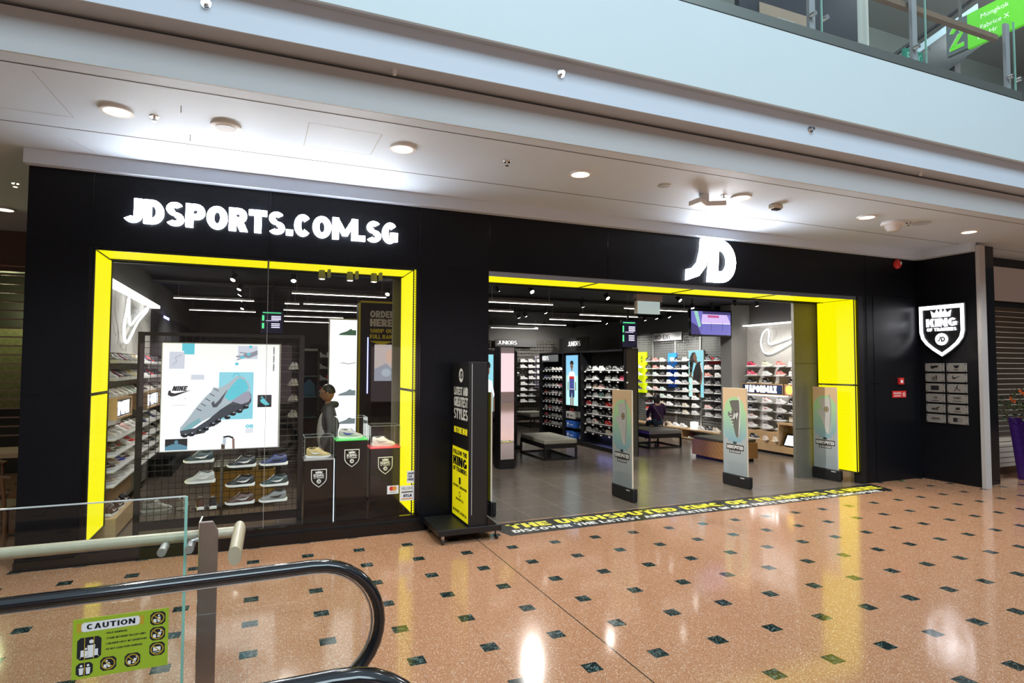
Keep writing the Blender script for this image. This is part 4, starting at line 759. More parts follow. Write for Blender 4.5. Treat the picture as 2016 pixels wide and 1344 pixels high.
shoe_wall(rows, (4.14, 3.66, 3.23, 2.87, 2.4, 1.95), zs_n, lambda p, z: (11.24, p, z), -PI/2, 'right brand wall', 'shoes on the right brand wall', 1)
for i, (y, key) in enumerate(((3.9, 'black'), (3.55, 'beige'), (3.25, 'beige'))): new_shoe(key, (11.06, y, .292), -PI/2-.5*(i > 0), '%s shoe, %s along the oak step of the right brand wall' % (key, ORD[i]), 'shoes on the oak step', 1)
t = thing('tablet_stand', 'tilted tablet screen with violet edge inside the oak cabinet', 'screen', (11.12, 2.8, .21)); MB().poly(Fr((11.06, 3.05, .22), (0, -1, 0), (.45, 0, .9)), [(0, 0), (.55, 0), (.55, .3), (0, .3)], BLKG, 0, .015).part('case', t); MB().poly(Fr((11.052, 3.0, .24), (0, -1, 0), (.45, 0, .9)), [(0, 0), (.45, 0), (.45, .24), (0, .24)], mat('lit_tablet', (.8, .8, .9), emis=1, ecol=(.75, .85, 1)), .004, .006).part('screen', t)
# ================================================================ benches
def bench(x0, x1, y0, y1, label, rz=0, cush=noisy('bench_vinyl', (.36, .35, .29), .1, 4, rough=.4)):
    t = thing('bench', label, 'bench', ((x0+x1)/2, (y0+y1)/2, 0), group='upholstered metal benches'); c0 = ((x0+x1)/2, (y0+y1)/2)
    MB().box((x0, y0, .34), (x1, y1, .44), cush, rz, c0).part('seat', t, bevel=.02); MB().box((x0+.005, y0+.005, .25), (x1-.005, y1-.005, .34), BLK, rz, c0).part('apron', t)
    for x in (x0, x1-.04):
        for y in (y0, y1-.04): MB().box((x, y, 0), (x+.04, y+.04, .25), BLK, rz, c0).part('leg', t)
    MB().box((x0, y0, .0), (x1, y0+.03, .03), BLK, rz, c0).box((x0, y1-.03, .0), (x1, y1, .03), BLK, rz, c0).box((x0, y0, .0), (x0+.03, y1, .03), BLK, rz, c0).box((x1-.03, y0, .0), (x1, y1, .03), BLK, rz, c0).part('floor_frame', t)
bench(5.62, 6.4, 4.3, 5.75, 'metal bench with olive padded seat nearest the entrance, left of the gondola', -.04)
bench(8.85, 9.8, 5.05, 6.1, 'metal bench with grey seat and violet glow, below the seated woman', -.05, noisy('grey_vinyl', (.2, .19, .17), .1, 4))
bench(8.25, 9.1, 10.9, 12.4, 'metal bench far back in front of the rear shoe wall')
t = thing('plinth_bench', 'oak block bench with diagonal boards and olive cushion behind the middle gate', 'bench', (9.45, 3.15, 0)); B((9.0, 2.6, .06), (9.85, 3.7, .40), OAK2).part('body', t)
mb = MB()
for i in range(-4, 12): a = 2.6+i*.14; mb.poly(LF(8.999, 0, 0), [(-max(2.6, min(3.7, a)), .06+max(0, (2.6-a))), (-max(2.6, min(3.7, a))-.006, .06+max(0, (2.6-a))), (-min(3.7, a+.34)-.006, .40), (-min(3.7, a+.34), .40)], DKW, 0, .0008) if 2.4 < a < 3.65 else None
mb.part('board_joints', t); B((9.02, 2.62, .40), (9.83, 3.68, .47), CUSH).part('cushion', t, bevel=.02); B((9.06, 2.66, 0), (9.79, 3.64, .06), BLK).part('toe_kick', t)
# ================================================================ mirror column, rear wall
t = thing('mirror_column', 'tall black column with full height mirror beside the first bench', 'mirror', (4.4, 3.8, 0)); B((4.3, 3.66, 0), (4.62, 3.95, 2.42), BLK).part('column', t); MB().rect(XF(4.32, 3.655, .19), 0, 0, .28, 2.2, mat('mirror_silver', (.88, .88, .88), .01, 1), 0, .001).part('mirror', t, label='silver mirror glass')
B((4.315, 3.652, 2.28), (4.605, 3.654, 2.286), BLK).part('mirror_joint', t)
t = thing('mesh_wall', 'dark wire grid shoe wall at the very back of the shop', 'display wall', (9, 13.8, 0)); mb = MB(); wiregrid(mb, XF(7.2, 13.85, .3), 4.2, 2.75, .12, .12, .012, mat('wire_bronze', (.11, .10, .08), .4)); mb.part('grid', t); mb = MB(); zs_b = (2.2, 1.98, 1.76, 1.54, 1.32, 1.10, .88, .66)
for z in zs_b: mb.box((7.2, 13.65, z-.02), (10.3, 13.85, z-.004), BLK)
mb.part('wall_shelves', t); B((7.4, 13.5, .05), (10.4, 13.84, .3), BLK).part('base_cabinet', t)
rows = [[w_, N_, w_, w_, w_], [w_, N_, w_, w_, w_], [N_, w_, N_, w_, w_], [w_, N_, w_, w_, w_], [w_, N_, w_, 'black/white', N_], [w_, N_, w_, 'black/white', N_], [k_, w_, 'pale grey', 'black', N_], [w_, N_, 'pale grey', 'grey', N_]]
shoe_wall(rows, (8.1, 8.9, 9.26, 9.6, 9.95), zs_b, lambda p, z: (p, 13.75, z), 0, 'rear wire grid wall', 'shoes on the rear wall', 0, 1.05)
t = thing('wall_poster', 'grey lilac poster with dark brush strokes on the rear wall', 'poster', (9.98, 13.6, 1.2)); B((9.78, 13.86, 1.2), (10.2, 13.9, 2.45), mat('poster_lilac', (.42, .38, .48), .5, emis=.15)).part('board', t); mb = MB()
for i in range(5): mb.strip(XF(9.8, 13.855, 2.0), [(0, i*.08), (.2, .12+i*.07), (.38, .05+i*.09)], .03, PRB, .001)
mb.part('print', t)
t = thing('lit_poster', 'lit blue poster of a man in white at the left edge of the entrance', 'poster', (5.0, 6.02, .8)); B((4.75, 6.0, .8), (5.12, 6.05, 2.4), BLK).part('frame', t); mb = MB(); q = XF(4.77, 5.998, .95); mb.rect(q, 0, 0, .28, 1.35, lm('lit_aqua', (.3, .75, .85), .8)); person_print(mb, q.at(-.15, -.6), .55, 2.0, SK, HR, lm('lit_print_white', (.9, .9, .95), .9), HR); mb.part('print', t)
for x, y, l, dz in ((8.5, 13.55, 'grey JUNIORS sign on the rear wall, left one', 0),):
    t = thing('hanging_sign', l, 'sign', (x+.3, y, 2.72)); B((x-.5, y, 2.78), (x+1.2, y+.03, 3.06), mat('sign_dark', (.035, .035, .035), .5)).part('board', t); mb = MB(); text(mb, XF(x-.42, y-.002, 2.86), 'JUNIORS', .8, .14, mat('sign_lettering', (.85, .85, .85), .4, emis=.4), .16); mb.part('lettering', t)
t = thing('hanging_sign', 'black JUNIORS sign seen at a slant above the gondola', 'sign', (10.4, 11.9, 2.2)); B((10.4, 10.8, 2.4), (10.44, 13.0, 3.08), mat('sign_black', (.008, .008, .008), .5)).part('board', t); mb = MB(); text(mb, LF(10.398, 12.3, 2.78), 'JUNIORS', .95, .17, mat('sign_lettering'), .16); mb.part('lettering', t)
t = thing('mesh_wall', 'dark wire grid on the right wall behind the slanted sign', 'display wall', (11.4, 11, 0)); mb = MB(); wiregrid(mb, LF(11.4, 13.8, .3), 4.2, 2.75, .12, .12, .012, mat('wire_bronze')); mb.part('grid', t)
# cabinet with white shoes left of the mirror
t = thing('shoe_rack', 'tall black rack with white shoes between the yellow gate and mirror', 'shelving', (5.6, 6.5, 0)); B((5.15, 6.3, .1), (5.8, 6.35, 2.4), BLK).part('back_panel', t); mb = MB()
for z in (1.9, 1.5, 1.1, .7): mb.box((5.15, 6.1, z-.02), (5.8, 6.3, z), BLK)
mb.part('shelf', t); B((5.13, 6.08, 0), (5.82, 6.36, .1), BLK).part('base', t)
for i, z in enumerate((1.9, 1.5, 1.1, .7)): new_shoe('white', (5.33, 6.2, z+.001), 0, 'white shoe, %s shelf of the black rack left of the mirror' % ORD[i], 'shoes on the rack by the mirror', 0)
# ================================================================ screens, exit box, ceiling lights
def menu(x, y, z0, z1, w, label):
    t = thing('menu_screen', label, 'screen', (x, y, z0)); B((x-w/2, y, z0), (x+w/2, y+.05, z1), BLKG).part('case', t, bevel=.006); mb = MB(); q = XF(x-w/2+.02, y-.002, z0+.02); W_, H_ = w-.04, z1-z0-.04; mb.rect(q, 0, 0, W_, H_, LSCR)
    TX = mat('lit_text', (1, 1, 1), emis=1.1, ecol=(.75, .7, 1)); GR = mat('lit_green', (.1, .8, .2), emis=.9, ecol=(.1, .8, .3))
    mb.rect(q, .05*W_, .9*H_, .9*W_, .94*H_, GR, .001); mb.rect(q, .02*W_, .55*H_, .12*W_, .8*H_, GR, .001); mb.rect(q, .02*W_, .2*H_, .12*W_, .45*H_, GR, .001)
    for i in range(3):
        mb.rect(q, .45*W_, (.74-.07*i)*H_, .9*W_, (.78-.07*i)*H_, TX, .001); mb.rect(q, .45*W_, (.40-.08*i)*H_, .85*W_, (.44-.08*i)*H_, TX, .001)
    mb.rect(q, .2*W_, .55*H_, .8*W_, .57*H_, TX, .001); mb.part('display', t); B((x-.02, y+.05, z0+.3), (x+.02, y+.09, 3.62), BLK).part('ceiling_arm', t)
menu(8.48, 5.4, 2.5, 3.2, .46, 'dark upright order screen with green bars hanging above the gondola')
menu(.14, 5.0, 2.62, 3.08, .42, 'dark order screen with green bars seen through the shop window')
t = thing('television', 'wide television showing blue street footage, high beside the grey column', 'television', (10.2, 4.3, 2.7)); B((9.48, 4.32, 2.77), (10.78, 4.37, 3.42), BLKG).part('case', t, bevel=.01); mb = MB(); q = XF(9.52, 4.317, 2.81); FB = lm('lit_footage', (.16, .15, .5), .9)
mb.rect(q, 0, 0, 1.22, .57, FB); mb.poly(q, [(.3, .26), (1.22, .28), (1.1, .5), (.34, .5)], lm('lit_footage_pink', (.62, .48, .85), .9), .001); mb.poly(q, [(.08, .57), (.2, .57), (.3, .2), (.22, .18)], lm('lit_footage_green', (.3, .6, .5), .9), .001); mb.rect(q, .5, .42, .85, .48, lm('lit_footage_red', (.5, .1, .25), .9), .002); mb.rect(q, .35, .5, 1.22, .57, lm('lit_footage_dark', (.05, .04, .15), .9), .001); mb.rect(q, .32, .27, 1.2, .285, lm('lit_print_white', (.9, .9, .95), .9), .002)
for x in (.3, .6, .95): mb.rect(q, x, .1, x+.012, .3, lm('lit_footage_dark', (.05, .04, .15), .9), .002)
mb.poly(q, [(0, 0), (.3, 0), (.2, .2), (0, .3)], lm('lit_footage_dark'), .001); mb.part('display', t); B((10.2, 4.37, 3.0), (10.26, 4.43, 3.62), BLK).part('bracket', t)
t = thing('exit_box', 'blank pale emergency light box hanging under the entrance ceiling', 'light box', (6.27, 1.5, 2.94)); B((6.03, 1.49, 2.95), (6.51, 1.53, 3.17), mat('exit_panel', (.5, .65, .68), .4, emis=.35, ecol=(.6, .8, .85))).part('panel', t); B((6.0, 1.46, 3.17), (6.54, 1.56, 3.29), mat('beige_case', (.42, .38, .36), .5)).part('case', t); B((6.0, 1.48, 2.95), (6.03, 1.54, 3.2), WHT).part('side_rail', t); B((6.25, 1.5, 3.29), (6.29, 1.52, 3.62), WHT).part('hanger', t)
TB = [(.44, 2.1, 3.91), (.38, .66, 5.81), (.74, 1.92, 5.72), (.4, 2.17, 7.3), (.45, 1.94, 9.1), (.5, 1.8, 11.0), (4.1, 5.53, 3.8), (4.5, 5.37, 5.54), (7.0, 8.6, 9.04), (6.86, 8.54, 10.97), (7.11, 8.71, 7.15), (7.17, 8.85, 5.59), (7.27, 7.62, 3.78), (8.2, 9.0, 3.83), (-1.6, -.2, 5.6), (-1.6, -.2, 8.2)]
for i, (a, b, y) in enumerate(TB):
    side_ = 'behind the shop window' if b < 3 else 'behind the entrance'
    t = thing('tube_light', 'slim hanging light tube %s, %s metres row %s' % (side_, ['near', 'middle', 'far'][0 if y < 5 else 1 if y < 8.5 else 2], ORD[i % 14]), 'ceiling light', ((a+b)/2, y, 3.28), group='slim light tubes under the black ceiling')
    B((a, y-.016, 3.29), (b, y+.016, 3.302), LTUBE).part('diffuser', t); B((a, y-.016, 3.302), (b, y+.016, 3.34), LGREY).part('housing', t)
    for x in (a+.08, b-.08): B((x-.003, y-.003, 3.34), (x+.003, y+.003, 3.62), LGREY).part('wire', t)
def spot(x, y, tgt, label, e=60, vis=True, z=3.42, col=(1, .96, .9)):
    t = thing('track_spotlight', label, 'spotlight', (x, y, z), group='track spotlights under the black ceiling'); d = (Vector(tgt)-Vector((x, y, z))).normalized(); c = Vector((x, y, z))
    MB().lathe(c-d*.1, [(.03, 0), (.045, .01), (.045, .12)], BLK, 14, d).part('body', t, smooth=True); MB().lathe(c+d*.021, [(.038, 0), (.036, .004)], LSPOT, 14, d).part('lens', t); B((x-.012, y-.012, z+.04), (x+.012, y+.012, 3.62), BLK).part('stem', t)
    if e: lamp('SPOT', 'spot_lamp', c+d*.06, e, col, tgt, spot_size=1.7, spot_blend=.7, shadow_soft_size=.05)
SP = [(-.48, 3.37, (-1.8, 2.0, .5), 120), (-.43, 4.65, (-1.8, 3.9, .6), 90), (-.45, 5.6, (-1.8, 5.6, 1.4), 0), (-.47, 6.65, (-1.8, 6.6, 1.2), 120), (-.5, 8.6, (-1.5, 8.0, 1), 80), (-.55, 11.51, (0, 13.5, 1), 0), (.43, 3.09, (.2, 1.2, .6), 110), (4.6, 2.81, (5.1, .5, .9), 320), (3.93, 2.79, (5.3, 4.6, .2), 230), (6.78, 4.76, (7.8, 5.3, 1.2), 170), (6.72, 6.61, (7.8, 6.3, 1.1), 110), (6.63, 7.66, (7.8, 8.0, 1.2), 130), (6.65, 8.2, (7.8, 8.4, .8), 0), (10.11, 11.3, (9.3, 13.8, 1.3), 220), (8.6, 10.6, (9.6, 13.8, 1.3), 150), (10.12, 9.15, (11.4, 8.9, 1.3), 140), (6.44, 3.14, (7.42, .6, .9), 330), (10.4, 7.45, (11.4, 7.6, 1.1), 115), (10.37, 6.86, (11.4, 6.6, .9), 110), (10.38, 6.29, (11.4, 5.6, 1.0), 120), (8.01, 2.84, (9.42, .5, .9), 320), (9.64, 2.98, (11.4, 3.9, .8), 135), (10.23, 2.95, (11.4, 3.1, .7), 75), (9.3, 4.0, (9.5, 3.0, .2), 150), (2.2, 4.3, (1.2, 2.2, 1), 60)]
for i, (x, y, tg, e) in enumerate(SP): spot(x, y, tg, 'small bright %s spotlight, %s counting from the shop left side' % (['track', 'ceiling'][i >= 13], ORD[i % 13]), e)
for i, x in enumerate((.72, 1.06, 1.36)):
    t = thing('window_spotlight', '%s grey cylinder spotlight hanging over the shop window plinths' % ['left', 'middle', 'right'][i], 'spotlight', (x, .5, 3.1), group='grey spotlights at the window top'); MB().lathe((x-.07, .45, 3.09), [(.04, 0), (.042, .005), (.036, .11)], mat('spot_grey', (.16, .17, .18), .5), 18).part('head', t, smooth=True); B((x-.0, .43, 3.12), (x+.035, .52, 3.215), mat('spot_grey')).part('arm', t); MB().ell(FF(x-.07, .45, 3.0895), 0, 0, .033, .033, LSPOT, 0).part('lens', t)
    lamp('SPOT', 'spot_lamp', (x-.07, .45, 3.06), 45, (1, .96, .9), ((.65, 1.07, 1.5)[i], .68, .9), spot_size=.9, spot_blend=.6, shadow_soft_size=.04)
# dark ducts under the open ceiling
for i, (y, l) in enumerate(((5.15, 'near'), (8.0, 'far'))): MB().tube([(-1.9, y, 3.56), (11.4, y, 3.56)], .05, mat('duct_dark', (.03, .03, .035), .35), 12).solo('duct', '%s dark pipe running across under the black ceiling' % l, 'pipe')
# ================================================================ left wall of the shop seen through the window
t = thing('brand_wall', 'pale left display wall with oak steps and rows of shoes inside the window', 'display wall', (-1.8, 3, 0))
B((-1.9, .9, .05), (-1.86, 4.9, 3.05), noisy('panel_pale', (.47, .46, .43))).part('wall_panel', t)
ln = MB()
for i in range(16):
    cy0, cz0, r0 = random.uniform(1.2, 4.6), random.uniform(2.1, 3.0), random.uniform(.15, .5)
    ln.strip(Fr((-1.858, 0, 0), (0, 1, 0), (0, 0, 1)), [(min(4.8, max(1, cy0+r0*cos(a)*1.3)), min(3.02, cz0+r0*sin(a)*(1+.3*sin(3*a)))) for a in [j*PI/9*(1+.2*(i % 3))+i for j in range(9)]], .007, mat('sketch_line'), 0, .001)
ln.part('line_drawing', t)
B((-1.88, .95, 3.02), (-1.72, 4.9, 3.07), LBAR).part('light_bar', t, label='glowing white light bar')
B((-1.86, .9, .03), (-1.54, 2.02, .24), OAK).box((-1.86, .9, .24), (-1.74, 2.9, .46), OAK).part('oak_step', t)
for y0, y1 in ((.9, 1.78), (2.85, 4.0)):
    o = B((-1.86, y0, 1.37), (-1.56, y1, 1.395), OAK).box((-1.86, y0, 1.595), (-1.56, y1, 1.62), OAK).box((-1.86, y0, 1.395), (-1.56, y0+.02, 1.595), OAK).box((-1.86, y1-.02, 1.395), (-1.56, y1, 1.595), OAK).part('sign_box', t); WL[o.name] = WL[t.name]
    mb = B((-1.6, y0+.02, 1.395), (-1.585, y1-.02, 1.595), mat('navy_print')); text(mb, Fr((-1.583, y0+.06, 1.41), (0, 1, 0), (0, 0, 1)), 'VAPORMAX', y1-y0-.12, .165, mat('lit_print', (1, 1, 1), emis=1.2), .36, .02); mb.part('sign_face', o)
shl = MB()
for z in (2.05, 1.84, 1.14, .95, .77, .6): shl.box((-1.86, .95, z-.016), (-1.58, 4.8, z-.002), SHW)
shl.part('shelves', t)
zs_l = (2.05, 1.84, 1.622, 1.14, .95, .77, .602)
yy = [1.15+.285*i for i in range(13)]
rows = [['grey', 'grey', 'burgundy/violet blue', 'grey', 'grey/white', 'gold', w_, w_, 'navy/red', 'red', 'navy', 'black', k_], ['pale grey', 'burgundy/violet blue', 'black', 'grey/white', 'gold', w_, w_, 'white/black', 'navy', 'red', 'navy', 'black', k_], [w_, 'white/grey', 'white', w_, 'mint', 'white/mint', 'black', 'black', w_, w_, k_, w_, w_],
        ['cream', w_, w_, 'pink', w_, w_, w_, 'navy', w_, w_, 'navy', w_, w_], ['olive/red', 'olive', 'olive/red', w_, 'red', w_, 'pale grey', 'red/white', 'grey', w_, w_, k_, w_], ['brown', 'beige', 'violet blue', 'brown', w_, w_, 'black', 'white/black', 'black', w_, k_, w_, w_], ['beige', 'pale grey', 'pale grey', 'silver', 'white/grey', 'pale grey', w_, 'olive', 'olive', w_, k_, 'olive', w_]]
shoe_wall(rows, yy, zs_l, lambda p, z: (-1.71, p, z), PI/2-.55, 'left brand wall', 'shoes on the left brand wall', 1, .92)
for i, (x, y, z, key) in enumerate(((-1.635, 1.15, .242, 'brown'), (-1.635, 1.48, .242, 'brown'), (-1.635, 1.82, .242, 'black'), (-1.80, 1.1, .462, 'brown'), (-1.8, 1.42, .462, 'white/grey'), (-1.8, 1.75, .462, 'brown'), (-1.8, 2.1, .462, 'white'))): new_shoe(key, (x, y, z), PI/2-.1, '%s shoe, %s along the oak steps of the left brand wall' % (cname(key), ORD[i]), 'shoes on the left oak steps', 1)
sw = MB(); pts = [(2.66, 2.95), (2.57, 2.77), (2.44, 2.56), (2.48, 2.38), (2.62, 2.33), (2.85, 2.41), (3.4, 2.68), (4.1, 2.90), (4.12, 2.96), (3.31, 2.74), (2.94, 2.61), (2.78, 2.63), (2.72, 2.78), (2.70, 2.94), (2.66, 2.95)]
sw.tube([(-1.80, a, b) for a, b in smooth_path(pts)], .017, LNEON, 8); sw.solo('neon_sign', 'glowing white check mark neon tube on the left wall inside the window', 'sign')
B((-1.88, 4.95, 2.2), (-1.84, 13.5, 3.0), mat('wall_dark_panel', (.03, .03, .035), .6)).solo('wall_cladding', 'long dark panel on the left wall deep inside the shop', 'wall cladding')
B((-1.87, 6.2, 2.95), (-1.83, 6.9, 3.0), LPUR).solo('wall_light', 'violet wall light deep inside the shop window on the left wall', 'wall light')
t = thing('shelving_unit', 'low shelf run of shoes along the left wall deep inside the shop', 'shelving', (-1.6, 7, 0)); mb = MB()
for z in (.5, .9, 1.3, 1.7): mb.box((-1.84, 5.2, z-.02), (-1.5, 9.5, z), BLK)
mb.part('shelves', t); B((-1.84, 5.2, 0), (-1.5, 9.5, .2), BLK).part('base', t)
# ================================================================ grid screen with the big poster
t = thing('grid_screen', 'black framed wire grid screen standing behind the shop window', 'display screen', (-.45, .8, .03))
for x in (-1.35, .42): B((x, .77, .03), (x+.06, .83, 2.4), mat('satin_black')).part('post', t)
B((-1.29, .78, 2.36), (.42, .82, 2.4), mat('satin_black')).box((-1.29, .78, .1), (.42, .82, .2), mat('satin_black')).part('rail', t); B((-1.35, .68, .03), (-1.29, .77, .06), BLK).box((.42, .68, .03), (.48, .77, .06), BLK).part('foot', t)
mb = MB(); wiregrid(mb, XF(-1.29, .8, .2), 1.71, 2.16, .072, .072, .0028, mat('wire_black', (.01, .01, .01), .4)); mb.part('grid', t); B((-.46, .79, .1), (-.43, .805, 1.0), mat('post_bronze', (.12, .1, .07), .4)).part('mullion', t)
POST = thing('lit_poster', 'large white lit poster of a turquoise running shoe on the grid screen', 'poster', (-.45, .72, 1.0)); B((-1.1, .71, 1.0), (.2, .755, 2.28), LGREY).part('frame', POST)
q = XF(-1.09, .708, 1.01); mb = MB(); mb.rect(q, 0, 0, 1.27, 1.26, LPOST, 0)
LP = lambda n_, c_=(1, 1, 1), e=.7: mat('lit_'+n_, (.0, .0, .0), .5, emis=e, ecol=c_)
TQ, TQ2, BKP, GRP, DGP = LP('turquoise', (.12, .66, .78)), LP('sky_turquoise', (.30, .76, .90)), LP('ink', (.01, .012, .018)), LP('shoe_silver', (.48, .56, .62)), LP('shoe_dark', (.06, .07, .09))
def R_(x0, y0, x1, y1, m, n): mb.rect(q, x0, y0, x1, y1, m, n)
R_(.22, 1.13, .33, 1.26, TQ, .001); R_(.20, 1.17, .24, 1.26, TQ, .001); R_(.07, .96, .23, 1.16, LP('pale_lilac', (.72, .76, .86)), .001)
mb.strip(q, [(.1, 1.0), (.15, 1.05), (.13, 1.09), (.2, 1.13)], .01, LP('lilac_line', (.5, .52, .62)), .002)
R_(.6, .35, .98, .92, TQ2, .001); R_(.8, 1.08, 1.02, 1.24, LP('pale_lilac', (.7, .7, .8)), .001)
HND = LP('hand_grey', (.3, .31, .38)); mb.strip(q, [(1.02, 1.16), (.93, 1.13), (.86, 1.11), (.78, 1.11)], .02, HND, .002); mb.poly(q, [(1.02, 1.19), (.95, 1.16), (.88, 1.15), (.84, 1.11), (.92, 1.09), (1.02, 1.13)], HND, .002); mb.strip(q, [(.9, 1.15), (.82, 1.16)], .012, HND, .002); mb.strip(q, [(.87, 1.1), (.79, 1.07)], .012, HND, .002)
for x, y in ((.94, 1.23), (.92, 1.14), (.85, 1.1), (.79, 1.02)): mb.ell(q, x, y, .021, .018, TQ, .003, k=14)
text(mb, q.at(.105, .70), 'NIKE', .15, .058, BKP, .3, .04, .002, slant=.3); mb.poly(q, [(.07, .70), (.065, .655), (.1, .635), (.14, .64), (.31, .71), (.14, .672), (.1, .68), (.09, .71)], BKP, .002)
text(mb, q.at(.1, .6), 'A  I  R', .16, .018, LP('mid_grey', (.35, .37, .42)), .12, .3, .002); R_(.11, .53, .25, .534, LP('mid_grey'), .002)
R_(.3, .83, .44, .89, LP('faint_lilac', (.74, .78, .88)), .001)
# the shoe on the poster, toe down left
UPR = [(.20, .27), (.20, .21), (.3, .24), (.42, .33), (.55, .40), (.62, .47), (.75, .56), (.9, .68), (.95, .70), (.93, .78), (.87, .86), (.8, .88), (.77, .85), (.68, .77), (.6, .73), (.54, .74), (.52, .69), (.45, .62), (.36, .5), (.27, .36)]
mb.poly(q, UPR, GRP, .003); mb.poly(q, [(.72, .57), (.78, .60), (.9, .68), (.93, .73), (.89, .82), (.82, .85), (.78, .81), (.70, .70), (.66, .62)], TQ, .004); mb.poly(q, [(.2, .22), (.3, .24), (.42, .33), (.4, .38), (.28, .3)], LP('teal_mist', (.25, .5, .55)), .0035)
mb.band(q, .79, .86, .045, .05, .032, .035, TQ, 0, PI, .004, k=10)
mb.poly(q, [(.52, .55), (.54, .5), (.58, .5), (.63, .56), (.7, .72), (.6, .58), (.56, .54), (.55, .58)], LP('ink_grey', (.08, .1, .12)), .005)
mb.poly(q, [(.2, .23), (.21, .17), (.3, .17), (.46, .2), (.5, .26), (.6, .3), (.64, .37), (.72, .4), (.8, .43), (.86, .45), (.92, .5), (.96, .56), (.96, .64), (.93, .69), (.9, .68), (.75, .56), (.62, .47), (.5, .36), (.36, .26)], DGP, .0045)
mb.poly(q, [(.74, .57), (.85, .53), (.93, .56), (.96, .62), (.93, .69), (.88, .675)], LP('lilac_sole', (.38, .38, .48)), .005)
for x, y in ((.25, .18), (.32, .19), (.4, .22), (.47, .25), (.54, .3), (.6, .34), (.7, .38), (.76, .42), (.83, .45), (.9, .5)): mb.ell(q, x, y-.005, .035, .022, BKP, .006, k=10); mb.ell(q, x+.01, y+.012, .012, .006, LP('glint', (.6, .62, .7)), .007, k=8)
for i in range(5): x, y = .37+i*.045, .49+i*.058; mb.strip(q, [(x, y), (x+.05, y-.03)], .008, BKP, .006)
for i in range(12): mb.ell(q, .76+(i % 4)*.03, .66+(i//4)*.035, .004, .004, LP('teal_dot', (.05, .35, .42)), .006, k=6)
R_(1.03, .49, 1.19, .64, BKP, .001); mb.poly(q, [(1.06, .58), (1.1, .6), (1.15, .54), (1.17, .52), (1.12, .51), (1.07, .55)], TQ, .002); mb.ell(q, 1.08, .61, .012, .01, TQ, .002)
text(mb, q.at(.9, .24), 'OR', .09, .045, TQ2, .34, .02, .003); R_(.9, .18, .99, .235, LP('white_card', (.9, .92, 1)), .002)
R_(.05, .01, .28, .14, BKP, .002); mb.poly(q, [(.05, .01), (.28, .01), (.28, .05), (.2, .08), (.12, .08), (.05, .05)], LP('steel_blue', (.12, .3, .42)), .003); mb.ell(q, .165, .1, .02, .025, LP('steel_blue'), .003)
R_(.64, .0, .68, .06, LP('brown_trouser', (.1, .06, .05)), .002); R_(.655, .05, .69, .13, LP('leg_white', (.6, .65, .75)), .003); mb.strip(q, [(.66, .14), (.72, .15), (.77, .125)], .02, BKP, .003); mb.strip(q, [(.77, .12), (.775, .0)], .025, LP('leg_brown', (.3, .15, .13)), .003)
for i in range(3): text(mb, q.at(1.215, .93+i*.105, 0, 1, PI/2), 'VAPORMAX', .09, .016, BKP, .3, .04, .002, slant=.3)
mb.part('print', POST)
# shoes displayed on and below the grid screen
for i, (x, z, key) in enumerate(((-.66, .62, 'silver/white'), (-.23, .55, 'black'), (.15, .53, 'dark teal'), (-.23, .34, 'brown/pale grey'), (.14, .34, 'grey/black'), (-.22, .78, 'black/white'), (.14, .78, 'navy/black'), (-.68, .86, 'dark teal/white'))):
    pos = ['left end of the middle tier', 'centre of the middle tier', 'right end of the middle tier', 'centre of the bottom tier', 'right end of the bottom tier', 'centre, just under the poster', 'right end, just under the poster', 'left end, just under the poster'][i]
    new_shoe(key, (x, .66, z+.012), PI+.05, '%s running shoe on the grid screen, %s' % (cname(key), pos), 'running shoes on the grid screen', 2, 1.08)
    B((x-.11, .6, z), (x+.09, .775, z+.011), BLK).solo('shoe_shelf', 'small black shelf under the shoe at the %s' % pos, 'shelf', 'small shelves on the grid screen')
for i, x in enumerate((-.65, -.52)): new_shoe('brown/pale grey' if i == 0 else 'black/pale grey', (x, .62, .35), PI/2+.1, '%s of two dark shoes seen from the heel on the grid screen' % ['left', 'right'][i], 'running shoes on the grid screen', 2)
B((-.74, .6, .338), (-.42, .775, .349), BLK).solo('shoe_shelf', 'wider black shelf under the two heel on shoes', 'shelf', 'small shelves on the grid screen')
for i, (x, y) in enumerate(((-1.33, 2.3), (-1.02, 2.4))): new_shoe('silver/white', (x, y, .001), .3+i*1.2, '%s silver trainer of the pair on the floor behind the grid screen' % ['left', 'right'][i], 'silver pair behind the grid', 2, 1.25)
t = thing('plinth_bench', 'yellow oak block bench with green cushion behind the grid screen', 'bench', (-.25, 2.5, 0)); B((-.66, 2.2, .04), (.19, 2.9, .5), mat('yellow_ply', (.5, .27, .05), .5)).part('body', t); B((-.64, 2.22, .5), (.17, 2.88, .58), CUSH).part('cushion', t, bevel=.02); B((-.12, 2.198, .505), (-.04, 2.22, .575), OAK).part('strap', t)
